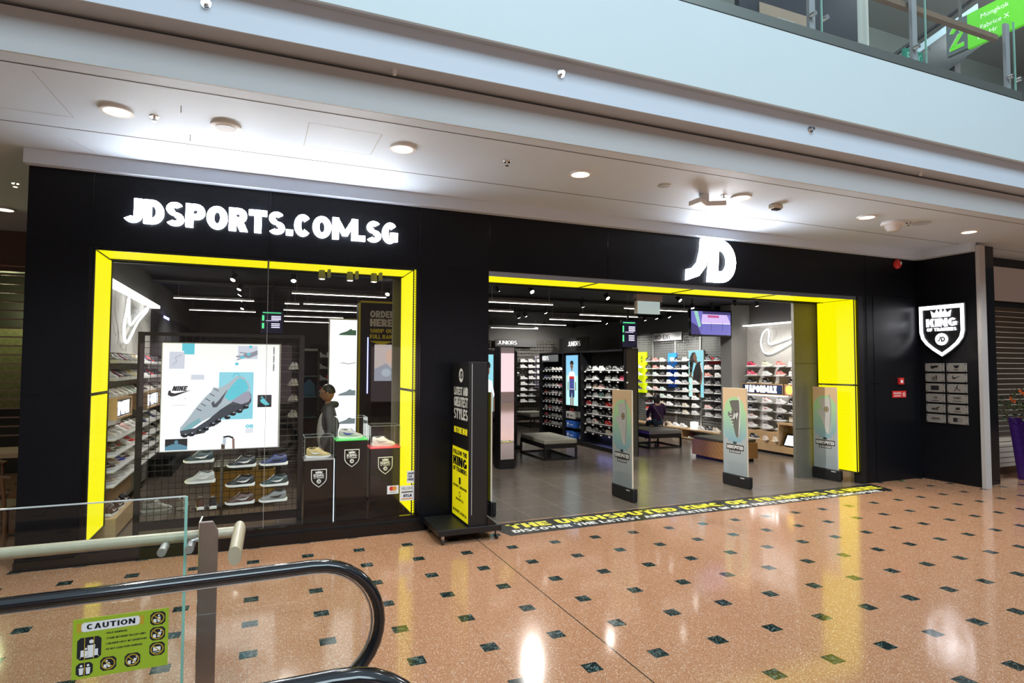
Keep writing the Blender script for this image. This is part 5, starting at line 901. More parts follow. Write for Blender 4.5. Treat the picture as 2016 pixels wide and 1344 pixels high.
# ================================================================ plinths with acrylic boxes
def plinth(x0, x1, h, label, base, key, sl, bh=.28):
    t = thing('plinth', label, 'plinth', ((x0+x1)/2, .83, .03)); B((x0, .66, .03), (x1, 1.02, h-.012), BLKG).part('body', t, bevel=.003); B((x0-.005, .65, h-.012), (x1+.005, 1.03, h), base).part('top_plate', t)
    mb = MB(); king(mb, XF((x0+x1)/2, .658, h-.24), .19, PRW, .05); mb.part('shield_print', t)
    t2 = thing('acrylic_box', 'clear acrylic box over the %s' % sl, 'display box', ((x0+x1)/2, .84, h)); q = XF(x0, .665, h); z = bh
    mb = MB(); mb.box((x0, .665, h), (x1, .668, h+z), ACRYL).box((x0, 1.012, h), (x1, 1.015, h+z), ACRYL).box((x0, .668, h), (x0+.003, 1.012, h+z), ACRYL).box((x1-.003, .668, h), (x1, 1.012, h+z), ACRYL).box((x0, .665, h+z), (x1, 1.015, h+z+.003), ACRYL); mb.part('cover', t2)
    e_ = MB(); ed = mat('acrylic_edge', (.35, .38, .36), .2, emis=.1, ecol=(.8, .9, .85)); 
    for x in (x0, x1-.004): e_.box((x, .664, h), (x+.004, .668, h+z), ed).box((x, 1.012, h), (x+.004, 1.016, h+z), ed).box((x, .664, h+z), (x+.004, 1.016, h+z+.004), ed)
    e_.box((x0, .664, h+z), (x1, .668, h+z+.004), ed).box((x0, 1.012, h+z), (x1, 1.016, h+z+.004), ed); e_.part('edges', t2)
    new_shoe(key, ((x0+x1)/2, .83, h+.002), -.1, sl, 'single shoes under acrylic boxes', 2, 1.05)
plinth(.495, .85, .83, 'left black plinth with crowned shield, lowest of three', mat('plate_clear', (.3, .3, .33), .2), 'gold', 'gold shoe on the left plinth')
plinth(.88, 1.27, 1.06, 'middle black plinth with crowned shield, tallest of three', mat('plate_green', (.05, .45, .08), .3, emis=.25, ecol=(.1, .9, .2)), 'silver/violet blue', 'silver and violet shoe on the middle plinth')
plinth(1.31, 1.70, .94, 'right black plinth with crowned shield and red top', mat('plate_red', (.6, .05, .06), .3, emis=.25, ecol=(1, .1, .1)), 'white', 'white shoe on the right plinth')
B((.853, .67, .03), (.862, .69, .83), mat('lit_edge', (.6, .7, .8), emis=.8, ecol=(.7, .85, 1))).solo('light_strip', 'thin pale lit strip between the left and middle plinths', 'light strip')
t = thing('lit_totem', 'tall white lit totem with shoe drawings behind the plinths', 'totem', (1.1, 1.9, 0)); B((.89, 1.9, .05), (1.3, 2.0, 2.72), LGREY).part('body', t); mb = MB(); q = XF(.9, 1.898, .9); mb.rect(q, 0, 0, .39, 1.8, mat('lit_white_sign_soft', (.8, .8, .8), emis=1.15, ecol=(.95, .98, 1)), 0)
for i, (cz, c_) in enumerate(((1.62, LP('print_green', (.05, .12, .07))), (1.18, LP('print_grey_pale', (.4, .4, .4))), (.72, LP('print_blue_grey', (.22, .28, .3))), (.3, LP('print_blue_grey')))):
    for j in range(28): a = j*2*PI/28; mb.ell(q, .26+.16*cos(a), cz+.16*sin(a), .004, .004, LP('mid_grey'), .001, k=5) if .26+.16*cos(a) < .385 else None
    o = q.at(.24, cz-.02, .001); mb.poly(o, [(-.12, -.03), (-.09, .0), (.0, .03), (.06, .07), (.09, .05), (.14, .05), (.14, -.03)] if i != 1 else [(-.12, -.01), (-.05, .005), (.03, -.01), (.14, .01), (.14, -.005), (.03, -.025), (-.05, -.01)], c_, .001)
mb.part('print', t); B((.88, 1.88, 0), (1.31, 2.02, .05), BLK).part('base', t)
# order kiosk and the screens behind the right of the window
t = thing('order_kiosk', 'black ordering booth with yellow edge, ORDER HERE, right inside the window', 'kiosk', (2.0, 3.1, 0)); B((1.49, 3.0, .05), (2.6, 3.4, 3.1), mat('kiosk_black', (.012, .01, .01), .4)).part('cabinet', t); B((1.47, 2.985, .05), (1.5, 3.0, 3.12), PRY).box((1.47, 2.985, 3.09), (2.6, 3.0, 3.12), PRY).part('yellow_edge', t, label='yellow edge strip')
mb = MB(); q = XF(1.66, 2.996, 0); text(mb, q.at(0, 2.84), 'ORDER', .42, .12, g_ if not isinstance(g_, str) else PRW, .27); text(mb, q.at(0, 2.69), 'HERE', .38, .13, PRW, .3); text(mb, q.at(0, 2.58), 'SHOP OUR', .45, .07, PRY, .26); text(mb, q.at(0, 2.48), 'FULL RANGE', .48, .07, PRY, .26); mb.poly(q, [(0, 2.44), (.4, 2.44), (.2, 2.36)], PRY, .001); mb.part('lettering', t)
B((1.62, 2.98, 1.55), (1.635, 3.0, 2.5), LPUR).part('light_strip', t, label='violet blue light strip')
mb = MB(); q = XF(1.74, 2.99, 1.76); mb.rect(q, 0, 0, .36, .62, LP('screen_skin', (.45, .38, .36), .8), 0); mb.ell(q, .28, .42, .09, .12, LP('face', (.55, .36, .28), .8), .001); mb.poly(q, [(0, .2), (.2, .3), (.36, .15), (.36, 0), (0, 0)], LP('cloth_grey', (.25, .27, .32), .8), .002); mb.ell(q, .2, .14, .08, .07, LP('glass_grey', (.35, .4, .45), .8), .003); mb.part('screen', t)
B((1.7, 2.9, 1.18), (2.4, 3.0, 1.4), BLKG).part('terminal', t); B((1.7, 2.8, 1.02), (2.4, 3.0, 1.06), LGREY).part('counter', t)
# fixtures deep behind the window
t = thing('display_gondola', 'dark gondola with blue lit edge seen above the man through the window', 'shelving', (.75, 5.0, 0)); B((.62, 5.0, .05), (.66, 5.8, 2.35), mat('satin_black')).box((.98, 5.0, .05), (1.02, 5.8, 2.35), mat('satin_black')).box((.62, 5.0, 2.31), (1.02, 5.8, 2.35), LGREY).box((.62, 5.7, .05), (1.02, 5.8, 2.31), BLK).part('frame', t)
B((.67, 4.99, 1.0), (.70, 5.0, 2.2), mat('lit_blue_edge', (.1, .3, .8), emis=1.6, ecol=(.2, .5, 1))).part('light_strip', t); mb = MB()
for z in (.6, 1.0, 1.4, 1.8): mb.box((.66, 5.02, z), (.98, 5.7, z+.02), mat('shelf_teal', (.1, .2, .2), .3))
mb.part('shelf', t); MB().poly(XF(.72, 5.3, 1.42), [(0, 0), (.02, .22), (.1, .32), (.16, .32), (.24, .22), (.26, 0)], mat('shirt_teal', (.12, .3, .33), .6), 0, -.1).part('shirt', t)
t = thing('shoe_rack', 'black peg wall of red and white shoes left of the white totem', 'shelving', (1.2, 6.5, 0)); B((1.0, 6.6, .05), (1.8, 6.65, 2.5), BLK).part('back_panel', t); mb = MB()
for z in (2.2, 1.95, 1.7, 1.45): mb.box((1.0, 6.4, z-.02), (1.8, 6.6, z), BLK)
mb.part('shelf', t); B((1.5, 6.59, 1.98), (1.6, 6.598, 2.1), PRY).box((1.5, 6.59, 1.82), (1.6, 6.598, 1.95), mat('poster_blue')).part('tickets', t)
for r, (z, ks) in enumerate(((2.2, (w_, w_)), (1.95, (w_, 'black')), (1.7, (w_, 'red')), (1.45, ('red', 'red')))):
    for c_, key in enumerate(ks): new_shoe(key, (1.15+c_*.27, 6.5, z+.001), 0, '%s shoe, %s one on shelf %s of the peg wall beside the totem' % (key, ['left', 'right'][c_], ['one', 'two', 'three', 'four'][r]), 'shoes on the peg wall', 0)
t = thing('wire_rack', 'open wire rack with white shoes right of the big poster', 'shelving', (.2, 3.6, 0))
for x in (-.1, .55): B((x, 3.5, 0), (x+.04, 3.56, 2.5), BLK).part('post', t)
B((-.1, 3.5, 2.46), (.59, 3.56, 2.5), BLK).part('top_rail', t); mb = MB()
for i in range(19): mb.box((-.06, 3.52, .4+i*.108), (.55, 3.532, .406+i*.108), mat('wire_bright', (.5, .5, .48), .3))
mb.part('wires', t)
for i, z in enumerate((1.95, 1.68, 1.42, 1.16)): new_shoe('white', (.46, 3.33, z), PI/2+.3, 'white shoe hung %s on the open wire rack right of the poster' % ORD[i], 'shoes on the wire rack', 0); B((.4, 3.2, z-.012), (.52, 3.515, z-.002), BLK).solo('shoe_shelf', 'small ledge under the %s white shoe of the open wire rack' % ORD[i], 'shelf', 'ledges of the wire rack')
# ================================================================ people
SKIN = [noisy('skin_tan', (.36, .18, .10), .05, 12, rough=.5), noisy('skin_light', (.5, .3, .2), .05, 12, rough=.5), noisy('skin_brown', (.2, .09, .05), .05, 12, rough=.5)]
HAIR = mat('black_hair', (.01, .009, .008), .45)
def person(name, label, J, mats, loc, rz, hair='short', extra=None, glasses=False, cat='person', S=1.0):
    """J: joint positions (metres, local, facing +x). One skinned continuous body plus head, face and five finger hands."""
    V, E, R, RG = [], [], [], []
    def add(p, r, par, rg):
        V.append(Vector(p)*S); R.append(r*S); RG.append(rg); i = len(V)-1
        if par is not None: E.append((par, i))
        return i
    pel = add(J['pelvis'], (.135, .155), None, 'leg') if False else None
    root = add(J['pelvis'], .13, None, 'leg')
    sp = add(J['waist'], .125, root, 'top'); ch = add(J['chest'], .15, sp, 'top'); nk = add(J['neck'], .062, ch, 'skin'); hd0 = add(J['jaw'], .058, nk, 'skin')
    for s, sd in (('L', 1), ('R', -1)):
        sh_ = add(J['sh'+s], .068, ch, 'top'); el = add(J['el'+s], .05, sh_, 'top'); wr = add(J['wr'+s], .033, el, 'top'); w2 = add(Vector(J['wr'+s])*.85+Vector(J['ha'+s])*.15, .026, wr, 'skin'); pm = add(J['ha'+s], .03, w2, 'skin')
        d = (Vector(J['ha'+s])-Vector(J['wr'+s])).normalized(); a = Vector((0, sd, 0)) if abs(d.y) < .7 else Vector((1, 0, 0)); a = (a-d*a.dot(d)).normalized(); b = d.cross(a)
        for i, L_ in enumerate((.075, .085, .08, .062)):
            o = Vector(J['ha'+s])+a*(.027-.018*i); f1 = add(o+d*.035, .0095, pm, 'skin'); f2 = add(o+d*(.035+L_*.5)+b*.008, .0085, f1, 'skin'); add(o+d*(.035+L_*.8)+b*.028, .007, f2, 'skin')
        o = Vector(J['ha'+s])*.7+Vector(J['wr'+s])*.3+a*.03; f1 = add(o+a*.012+d*.02, .011, pm, 'skin'); add(o+a*.028+d*.055, .008, f1, 'skin')
        hp = add(J['hi'+s], .088, root, 'leg'); kn = add(J['kn'+s], .062, hp, 'leg'); an = add(J['an'+s], .042, kn, 'leg'); add(Vector(J['an'+s])*.35+Vector(J['to'+s])*.65, .04, an, 'foot'); add(J['to'+s], .033, len(V)-1, 'foot')
    me = bpy.data.meshes.new('skel'); me.from_pydata([tuple(v) for v in V], E, []); o = bpy.data.objects.new('skel', me); COL.objects.link(o)
    m = o.modifiers.new('s', 'SKIN'); m.use_smooth_shade = True
    sv = me.skin_vertices[0].data
    for i, r in enumerate(R):
        fl = 1.0
        sv[i].radius = (r*(1.25 if RG[i] == 'top' and i in (sp, ch) else 1), r*(.85 if i in (sp, ch, root) else 1)); sv[i].use_root = (i == 0)
    ss = o.modifiers.new('u', 'SUBSURF'); ss.levels = 2; ss.render_levels = 2
    dg = bpy.context.evaluated_depsgraph_get(); bm = bmesh.new(); ev = o.evaluated_get(dg); m2 = bpy.data.meshes.new_from_object(ev); bm.from_mesh(m2)
    bpy.data.objects.remove(o); 
    hc = Vector(J['head'])*S; up_ = (hc-Vector(J['jaw'])*S).normalized(); fwv = Vector(J.get('look', (1, 0, 0))); fwv = (fwv-up_*fwv.dot(up_)).normalized(); sdv = up_.cross(fwv)
    for f in bm.faces: f.material_index = 0
    segs = [(V[a], V[b], RG[b]) for a, b in E]; order = ['skin', 'top', 'leg', 'foot']
    for f in bm.faces:
        c = f.calc_center_median(); best = (9, 'skin')
        for a, b, rg in segs:
            t_ = max(0, min(1, (c-a).dot(b-a)/max((b-a).length_squared, 1e-9))); dd = (c-(a+(b-a)*t_)).length
            if dd < best[0]: best = (dd, rg)
        f.material_index = order.index(best[1]); f.smooth = True
    # head surface with brow, nose, chin, ears
    hb = MB()
    def hf(v):
        x, y, z = v.x, v.y, v.z; 
        if z < 0: y *= 1+.25*z/.115; x = x*(1+.12*z/.115) if x < 0 else x
        if x > 0: x += .02*math.exp(-((z+.02)**2/.0006+y*y/.00018))*1.2-.006*math.exp(-((z-.012)**2/.0002+(abs(y)-.03)**2/.0003))+.006*math.exp(-((z+.085)**2/.0004+y*y/.0006))+.004*math.exp(-((z+.055)**2/.00008+y*y/.0005))
        return fwv*x+sdv*y+up_*z
    hb.ball(hc, .096*S, .076*S, .118*S, None, 28, 20, hf)
    n0 = len(hb.v)
    for s in (-1, 1): hb.ball(hc+sdv*s*.078*S-fwv*.005-up_*.005, .02, .010, .03, None, 8, 6, lambda v: fwv*v.x+sdv*v.y+up_*v.z)
    hb.mats = []; bm2 = bmesh.new(); mm = bpy.data.meshes.new('h'); mm.from_pydata(hb.v, [], hb.f); bm2.from_mesh(mm); bmesh.ops.remove_doubles(bm2, verts=bm2.verts, dist=1e-5); 
    for f in bm2.faces: f.smooth = True; f.material_index = 0
    bm2.to_mesh(mm); bm.from_mesh(mm); bmesh.ops.recalc_face_normals(bm, faces=bm.faces)
    body = bpy.data.meshes.new(name); bm.to_mesh(body); bm.free(); bm2.free()
    for k in order: body.materials.append(mats[k])
    ob = bpy.data.objects.new(name, body); COL.objects.link(ob); ob.location = loc; ob.rotation_euler = (0, 0, rz); tag(ob, label, cat)
    hm = MB(); 
    def hh(v):
        x, y, z = v.x, v.y, v.z; z = max(z, -.02 if x < .02 else .05); 
        if x > .055: x = .055+(x-.055)*.5
        return fwv*x+sdv*y+up_*z
    def hl(v):
        x, y, z = v.x, v.y, v.z
        if x > .03 and z < .06: x = .03
        return fwv*x+sdv*y+up_*(z*(2.0 if z < 0 else 1))
    if hair == 'short': hm.ball(hc+up_*.012-fwv*.008, .104*S, .084*S, .118*S, mats.get('hair', HAIR), 22, 14, hh)
    elif hair == 'long': hm.ball(hc+up_*.01-fwv*.015, .108*S, .095*S, .122*S, mats.get('hair', HAIR), 22, 14, hl)
    elif hair == 'bob': hm.ball(hc+up_*.012-fwv*.012, .108*S, .094*S, .118*S, mats.get('hair', HAIR), 22, 14, lambda v: fwv*(min(v.x, .05))+sdv*v.y+up_*v.z)
    if hair: h_ = bpy.data.objects.new('hair', hm.mesh('hair', smooth=True)); COL.objects.link(h_); h_.parent = ob
    em = MB()
    for s in (-1, 1):
        em.ball(hc+fwv*.084*S+sdv*s*.03+up_*.012, .008, .013, .007, PRW, 8, 6, lambda v: fwv*v.x+sdv*v.y+up_*v.z); em.ball(hc+fwv*.0895*S+sdv*s*.03+up_*.012, .004, .006, .006, HAIR, 8, 6, lambda v: fwv*v.x+sdv*v.y+up_*v.z); em.ball(hc+fwv*.088*S+sdv*s*.03+up_*.032, .004, .016, .003, HAIR, 8, 6, lambda v: fwv*v.x+sdv*v.y+up_*v.z)
    em.ball(hc+fwv*.09*S-up_*.056, .006, .022, .006, mat('lip', (.3, .08, .06), .5), 10, 6, lambda v: fwv*v.x+sdv*v.y+up_*v.z)
    if hair and name == 'person': e2 = bpy.data.objects.new('face_details', em.mesh('face', smooth=True)); COL.objects.link(e2); e2.parent = ob
    if glasses:
        gm = MB()
        for s in (-1, 1): 
            c = hc+fwv*.103*S+sdv*s*.034+up_*.01; gm.tube([c+sdv*.026*cos(a)+up_*.02*sin(a) for a in [i*2*PI/14 for i in range(15)]], .0022, BLK, 6); gm.tube([c+sdv*s*.026, hc+sdv*s*.08-fwv*.01+up_*.015], .002, BLK, 6)
        gm.tube([hc+fwv*.105*S-sdv*.01+up_*.012, hc+fwv*.105*S+sdv*.01+up_*.012], .002, BLK, 6); g2 = bpy.data.objects.new('glasses', gm.mesh('glasses')); COL.objects.link(g2); g2.parent = ob
    if extra: extra(ob)
    return ob
STAND = dict(pelvis=(0, 0, .95), waist=(.0, 0, 1.1), chest=(.0, 0, 1.3), neck=(0, 0, 1.47), jaw=(.015, 0, 1.53), head=(.025, 0, 1.63), shL=(0, .17, 1.40), shR=(0, -.17, 1.40), elL=(-.04, .23, 1.13), elR=(-.04, -.23, 1.13), wrL=(.06, .24, .90), wrR=(.06, -.24, .90), haL=(.09, .235, .82), haR=(.09, -.235, .82), hiL=(0, .09, .88), hiR=(0, -.09, .88), knL=(.02, .10, .5), knR=(.0, -.1, .5), anL=(-.01, .11, .09), anR=(-.03, -.11, .09), toL=(.15, .12, .035), toR=(.13, -.12, .035))
def fl(mb, ob, name, smooth=True, label=None):
    o = bpy.data.objects.new(name, mb.mesh(name, smooth=smooth)); COL.objects.link(o); o.parent = ob
    if label: o['label'] = label
    return o
GH = noisy('charcoal_sweat', (.055, .055, .06), .12, 30, rough=.85)
def hood(ob):
    m = MB(); pts = [(.02, -.085, 1.45), (-.05, -.085, 1.475), (-.085, 0, 1.47), (-.05, .085, 1.475), (.02, .085, 1.45)]
    m.tube(pts, [.028, .042, .05, .042, .028], GH, 10); m.tube([(.0, -.09, 1.47), (.06, -.05, 1.43), (.085, 0, 1.38), (.06, .05, 1.43), (.0, .09, 1.47)], [.03, .028, .025, .028, .03], GH, 8); fl(m, ob, 'hood')
    m = MB(); m.tube([(.125, 0, 1.36), (.14, 0, 1.15), (.135, 0, .92)], [.07, .1, .1], mat('pale_tee', (.38, .37, .35), .8), 12, ry=.12, side=(0, 0, 1) and None); 
    m = MB(); m.ball((.06, 0, 1.08), .1, .115, .3, mat('pale_tee', (.38, .37, .35), .8), 16, 10); fl(m, ob, 'shirt', label='pale shirt under the open jacket')
J = dict(STAND); J.update(elR=(-.1, -.25, 1.14), wrR=(.02, -.25, .93), haR=(.07, -.24, .86), look=(1, 0, 0))
person('person', 'person with glasses in charcoal hooded jacket, facing left behind the window plinths', J, dict(skin=SKIN[0], top=GH, leg=mat('dark_trousers', (.02, .02, .025), .8), foot=BLK), (.86, 1.45, 0), PI-.15, 'short', hood, True, S=1)
def strap(ob):
    m = MB(); m.tube([(-.03, .14, .98), (-.15, .08, .84), (-.16, -.02, .68), (-.12, -.14, .52)], .007, mat('strap_tan', (.45, .38, .32), .5), 6); fl(m, ob, 'bag_strap'); m = MB(); m.ball((-.05, -.2, .5), .05, .04, .06, mat('strap_tan'), 10, 8); fl(m, ob, 'bag')
J = dict(pelvis=(0, 0, .55), waist=(.02, 0, .68), chest=(.05, 0, .88), neck=(.08, 0, 1.03), jaw=(.1, 0, 1.08), head=(.11, 0, 1.17), shL=(.05, .16, .97), shR=(.05, -.16, .97), elL=(.12, .24, .76), elR=(.14, -.25, .76), wrL=(.3, .17, .66), wrR=(.34, -.15, .66), haL=(.36, .15, .64), haR=(.4, -.13, .64), hiL=(.04, .09, .53), hiR=(.04, -.09, .53), knL=(.44, .12, .5), knR=(.44, -.12, .5), anL=(.46, .12, .1), anR=(.5, -.13, .1), toL=(.6, .13, .035), toR=(.64, -.14, .035), look=(1, 0, -.15))
person('person', 'person in purple top and jeans seen from behind, seated on the grey bench', J, dict(skin=SKIN[1], top=noisy('purple_knit', (.045, .015, .06), .1, 30, rough=.85), leg=noisy('denim', (.06, .11, .18), .2, 40, rough=.8), foot=SOLEM), (9.72, 5.93, .015), PI/2-.25, 'long', strap)
def twotone(ob):
    m = MB(); m.ball((-.0, 0, 1.02), .155, .165, .14, mat('jacket_white', (.5, .5, .48), .8), 16, 8); fl(m, ob, 'jacket_hem', label='white lower half of the jacket')
person('person', 'person in black and white jacket and black trousers beside the rear bench', dict(STAND), dict(skin=SKIN[2], top=mat('jacket_black', (.015, .015, .016), .8), leg=mat('black_trousers', (.008, .008, .01), .8), foot=BLK), (8.65, 10.6, 0), -.3, 'short', twotone, S=1.03)
person('person', 'person in yellow sleeved top and brown waistcoat behind the open wire rack', dict(STAND), dict(skin=SKIN[1], top=mat('lime_top', (.55, .65, .1), .7), leg=mat('brown_apron', (.05, .03, .02), .8), foot=BLK), (.05, 4.6, 0), PI, 'short', S=.98)
# ================================================================ neighbour on the left: shuttered cafe
struct('wall_far_left', B((-9, 4.5, 3.5), (-2.2, 4.7, 4.15), noisy('brown_header', (.10, .05, .03), .1, 3)).box((-9, 6.6, 0), (-2.2, 6.7, 4), noisy('cafe_back', (.03, .028, .02), .5, 1.5)))
t = thing('roller_shutter', 'open bar roller shutter of the dark cafe at far left', 'shutter', (-4.2, 4.4, 0)); mb = MB()
for i in range(20): z = .9+i*.14; mb.box((-6.5, 4.39, z), (-2.25, 4.41, z+.022), mat('shutter_bar', (.3, .2, .15), .4))
mb.part('bars', t); B((-6.5, 4.38, 0), (-6.4, 4.42, 3.5), STEEL).part('guide', t); MB().box((-2.31, 4.38, 0), (-2.25, 4.42, 3.5), STEEL).part('guide', t)
B((-5.4, 6.5, 1.2), (-2.9, 6.58, 2.7), noisy('cafe_bricks', (.2, .2, .09), .6, 14)).solo('brick_cladding', 'dim greenish lit brick panel inside the dark cafe', 'wall cladding')
t = thing('table', 'pale wooden cafe table behind the shutter at far left', 'table', (-3.6, 3.0, 0)); B((-4.2, 2.6, .78), (-2.7, 3.4, .84), OAK).part('table_top', t)
for x in (-4.1, -2.8):
    for y in (2.68, 3.3): B((x-.03, y-.03, 0), (x+.03, y+.03, .78), DKW).part('leg', t)
def chair(x, y, label, rz):
    t = thing('chair', label, 'chair', (x, y, 0), rz, 'brown wooden cafe chairs'); t_ = t; m = MB(); m.box((-.22, -.2, .43), (.22, .2, .47), DKW); m.part('seat', t, local=True, bevel=.01)
    for a, b, h in ((-.2, -.18, .43), (.18, -.18, .43), (-.2, .18, .8), (.18, .18, .8)): MB().tube([(a+.01, b, 0), (a+.01, b, .43), (a+.01, b+(.05 if h > .5 else 0), h)], .018, DKW, 8).part('leg', t, local=True)
    MB().tube([(-.22, .16, .78), (-.15, .23, .80), (0, .26, .81), (.15, .23, .8), (.22, .16, .78)], .02, DKW, 8, ry=.045).part('backrest', t, local=True)
chair(-2.62, 1.1, 'brown wooden cafe chair with curved back against the black side wall', 2.6); chair(-3.1, 1.9, 'brown wooden cafe chair behind the front one at far left', .4)
lamp('POINT', 'cafe_lamp', (-4.2, 5.8, 3.0), 14, (.9, .95, .5), shadow_soft_size=.1)
# ================================================================ neighbour on the right: shuttered shop with planter
struct('wall_far_right', B((11.35, -.9, 0), (11.86, -.3, 4.15), BLKG))
struct('trim_5', B((11.86, -.30, 3.2), (22, -.24, 4.15), BLK).box((11.86, -.30, 0), (22, -.26, .12), DKW))
struct('wall_far_back', B((11.86, 3, 0), (22, 3.1, 3.58), noisy('shop_back', (.22, .18, .13), .3, 1)))
struct('wall_opposite', B((-9, -17.3, 0), (24, -17, 5.5), noisy('opposite_wall', (.55, .42, .4), .1, .5)).box((-9, -17.3, 5.5), (24, -17, 10), noisy('opposite_wall_grey', (.25, .26, .28), .1, .5)))
for i, x in enumerate((-4, 4, 12)): B((x, -16.99, .6), (x+5, -16.95, 2.8), mat('lit_opposite_window', (.6, .5, .5), emis=.7, ecol=(1, .75, .8))).solo('shop_window', '%s lit window of the shops across the atrium' % ['left', 'middle', 'right'][i], 'shop window', 'lit windows across the atrium')  # glowing panels added behind the camera to show in reflections
B((12.0, -.40, 3.3), (22, -.36, 3.95), noisy('header_white', (.55, .52, .5), .03)).solo('fascia_board', 'large off-white header board over the right shutter', 'fascia board')
t = thing('roller_shutter', 'open bar shutter of the shop at the right edge', 'shutter', (14, -.32, .1)); mb = MB()
for i in range(30): z = .2+i*.1; mb.box((11.9, -.325, z), (22, -.31, z+.014), mat('shutter_pale', (.5, .47, .40), .4))
mb.part('bars', t); B((11.87, -.34, .12), (11.93, -.3, 3.2), STEEL).part('guide', t)
B((12.0, .2, .0), (16, 1.0, .45), mat('plinth_pale', (.7, .65, .58), .5)).solo('display_step', 'pale display step behind the right shutter', 'display step'); B((12.1, .3, .45), (13.0, .9, 1.2), PRR).solo('display_block', 'red display block behind the planter flowers', 'display block')
lamp('POINT', 'neighbour_lamp', (13.5, 1.0, 3.3), 60, (1, .85, .65), shadow_soft_size=.1)
for i, (x, y) in enumerate(((12.4, .4), (13.3, 1.2), (12.9, 2.2))): MB().ell(FF(x, y, 3.59), 0, 0, .1, .1, LDOWN, 0, .01).solo('downlight', '%s small warm downlight inside the right shuttered shop' % ['nearest', 'middle', 'deepest'][i], 'ceiling light', 'downlights in the right shop')
struct('ceiling', B((11.6, -.3, 3.6), (22, 3.1, 3.7), noisy('shop_ceiling', (.25, .22, .2), .1, 2)))
J = dict(STAND)
person('mannequin', 'dark mannequin standing behind the shutter bars above the planter', J, dict(skin=mat('mannequin_grey', (.1, .09, .08), .5), top=mat('mannequin_top', (.03, .03, .035), .8), leg=mat('mannequin_leg', (.05, .05, .05), .8), foot=BLK), (13.35, .55, .451), -PI/2, None, cat='mannequin')
t = thing('planter', 'tall tapered purple planter full of orange flowers at the right edge', 'planter', (13.0, -1.0, 0)); mb = MB(); P4 = [(-.38, -.3), (.38, -.3), (.38, .3), (-.38, .3)]; vs = [(13.0+a*.86, -1.0+b*.86, 0) for a, b in P4]+[(13.0+a*1.15, -1.0+b*1.1, 1.12) for a, b in P4]; mb.raw(vs, [(3, 2, 1, 0), (4, 5, 6, 7), (0, 1, 5, 4), (1, 2, 6, 5), (2, 3, 7, 6), (3, 0, 4, 7)], noisy('purple_pot', (.045, .012, .14), .1, 3, rough=.35)); mb.part('pot', t, bevel=.01)
MB().box((12.62, -1.28, 1.1), (13.38, -.72, 1.125), DKW).part('soil', t)
lf = MB(); GL = [mat('leaf_%d' % i, c_, .6) for i, c_ in enumerate(((.03, .07, .015), (.06, .10, .02), (.02, .04, .01)))]
for i in range(620):
    a, rr = random.uniform(0, 2*PI), random.uniform(0, 1)**.6; base_ = Vector((13.0+.45*rr*cos(a), -1.0+.36*rr*sin(a), 1.12)); tip = base_+Vector((.3*rr*cos(a), .25*rr*sin(a), random.uniform(-.15, .62)*(1.1-rr*.5)))
    d = Vector((random.uniform(-1, 1), random.uniform(-1, 1), random.uniform(-.3, .8))).normalized()*random.uniform(.05, .1); s = d.cross(Vector((random.random(), random.random(), random.random()))).normalized()*.016
    lf.face([tip, tip+d*.5+s, tip+d, tip+d*.5-s], random.choice(GL))
lf.part('foliage', t)
for i in range(16):
    a, rr = random.uniform(0, 2*PI), random.uniform(.2, 1); c = Vector((13.0+.62*rr*cos(a), -1.05+.45*rr*sin(a), 1.22+random.uniform(0, .5))); fm = MB()
    for k in range(7): b = k*2*PI/7; d = Vector((cos(b), sin(b)*.5, sin(b)*.8)); fm.face([c, c+d*.05+Vector((0, -.01, .02)), c+d*.085, c+d*.05-Vector((0, .01, .02))], mat('petal_orange', (.75, .13, .02), .5))
    fm.part('flower', t)
lamp('SPOT', 'planter_light', (12.6, -2.0, 4.1), 25, (1, .9, .8), (13, -1, 1), spot_size=1.2, shadow_soft_size=.1)
MB().face([(10.2, -.12, .004), (10.35, -.06, .03), (10.45, -.12, .006), (10.33, -.2, .01)], GL[0]); lf = MB()
for i in range(14): c = Vector((10.35+random.uniform(-.13, .13), -.13+random.uniform(-.06, .06), .01)); d = Vector((random.uniform(-1, 1), random.uniform(-1, 1), random.uniform(0, .5)))*.06; lf.face([c, c+d*.5+Vector((.01, .01, .01)), c+d, c+d*.5-Vector((.01, .01, 0))], GL[1])
lf.solo('fallen_leaves', 'small green sprig lying on the floor at the black wall', 'leaves')
# ================================================================ upper level
struct('wall_upper', B((X0, 3.5, 5.66), (22, 3.7, 14), noisy('upper_wall', (.22, .26, .24), .08, 1)))
struct('ceiling', B((X0, -1.0, 11.2), (22, 3.6, 11.4), noisy('upper_ceiling', (.4, .42, .42), .05, 1)))
t = thing('balustrade', 'glass and steel balustrade along the upper floor edge', 'balustrade', (4, -2.5, 5.64)); B((X0, -2.60, 5.645), (9.45, -2.5, 5.76), noisy('kick_plate_steel', (.33, .36, .34), .08, 3, rough=.3, metal=.8)).part('kick_plate', t); B((X0, -2.602, 5.636), (9.47, -2.55, 5.646), BLK).part('shadow_line', t)  # thin black strip runs below the kick plate
for i, (a, b) in enumerate(((X0, 2.0), (2.02, 3.86), (3.88, 5.74), (5.78, 7.54), (7.58, 9.4))):
    B((a, -2.56, 5.76), (b, -2.545, 6.75), GLASS2).part('glass_panel', t); B((b, -2.562, 5.76), (b+.012, -2.543, 6.75), GREENEDGE).part('glass_edge', t)
for x in (5.62, 7.38, 9.32):
    B((x, -2.5, 5.66), (x+.09, -2.46, 6.75), noisy('post_steel', (.42, .42, .46), .05, 5, rough=.35, metal=.1)).part('post', t)
    for s in (-.03, .16): MB().lathe((x+.045+s, -2.54, 5.98), [(.028, -.03), (.028, .03)], CHROME, 12, (0, 1, 0)).part('clamp', t, smooth=True)
B((X0, -2.42, 6.55), (9.3, -2.35, 6.62), wood('brown_rail', (.2, .13, .09), (.3, .2, .14), (14, 1, 1))).part('handrail', t)
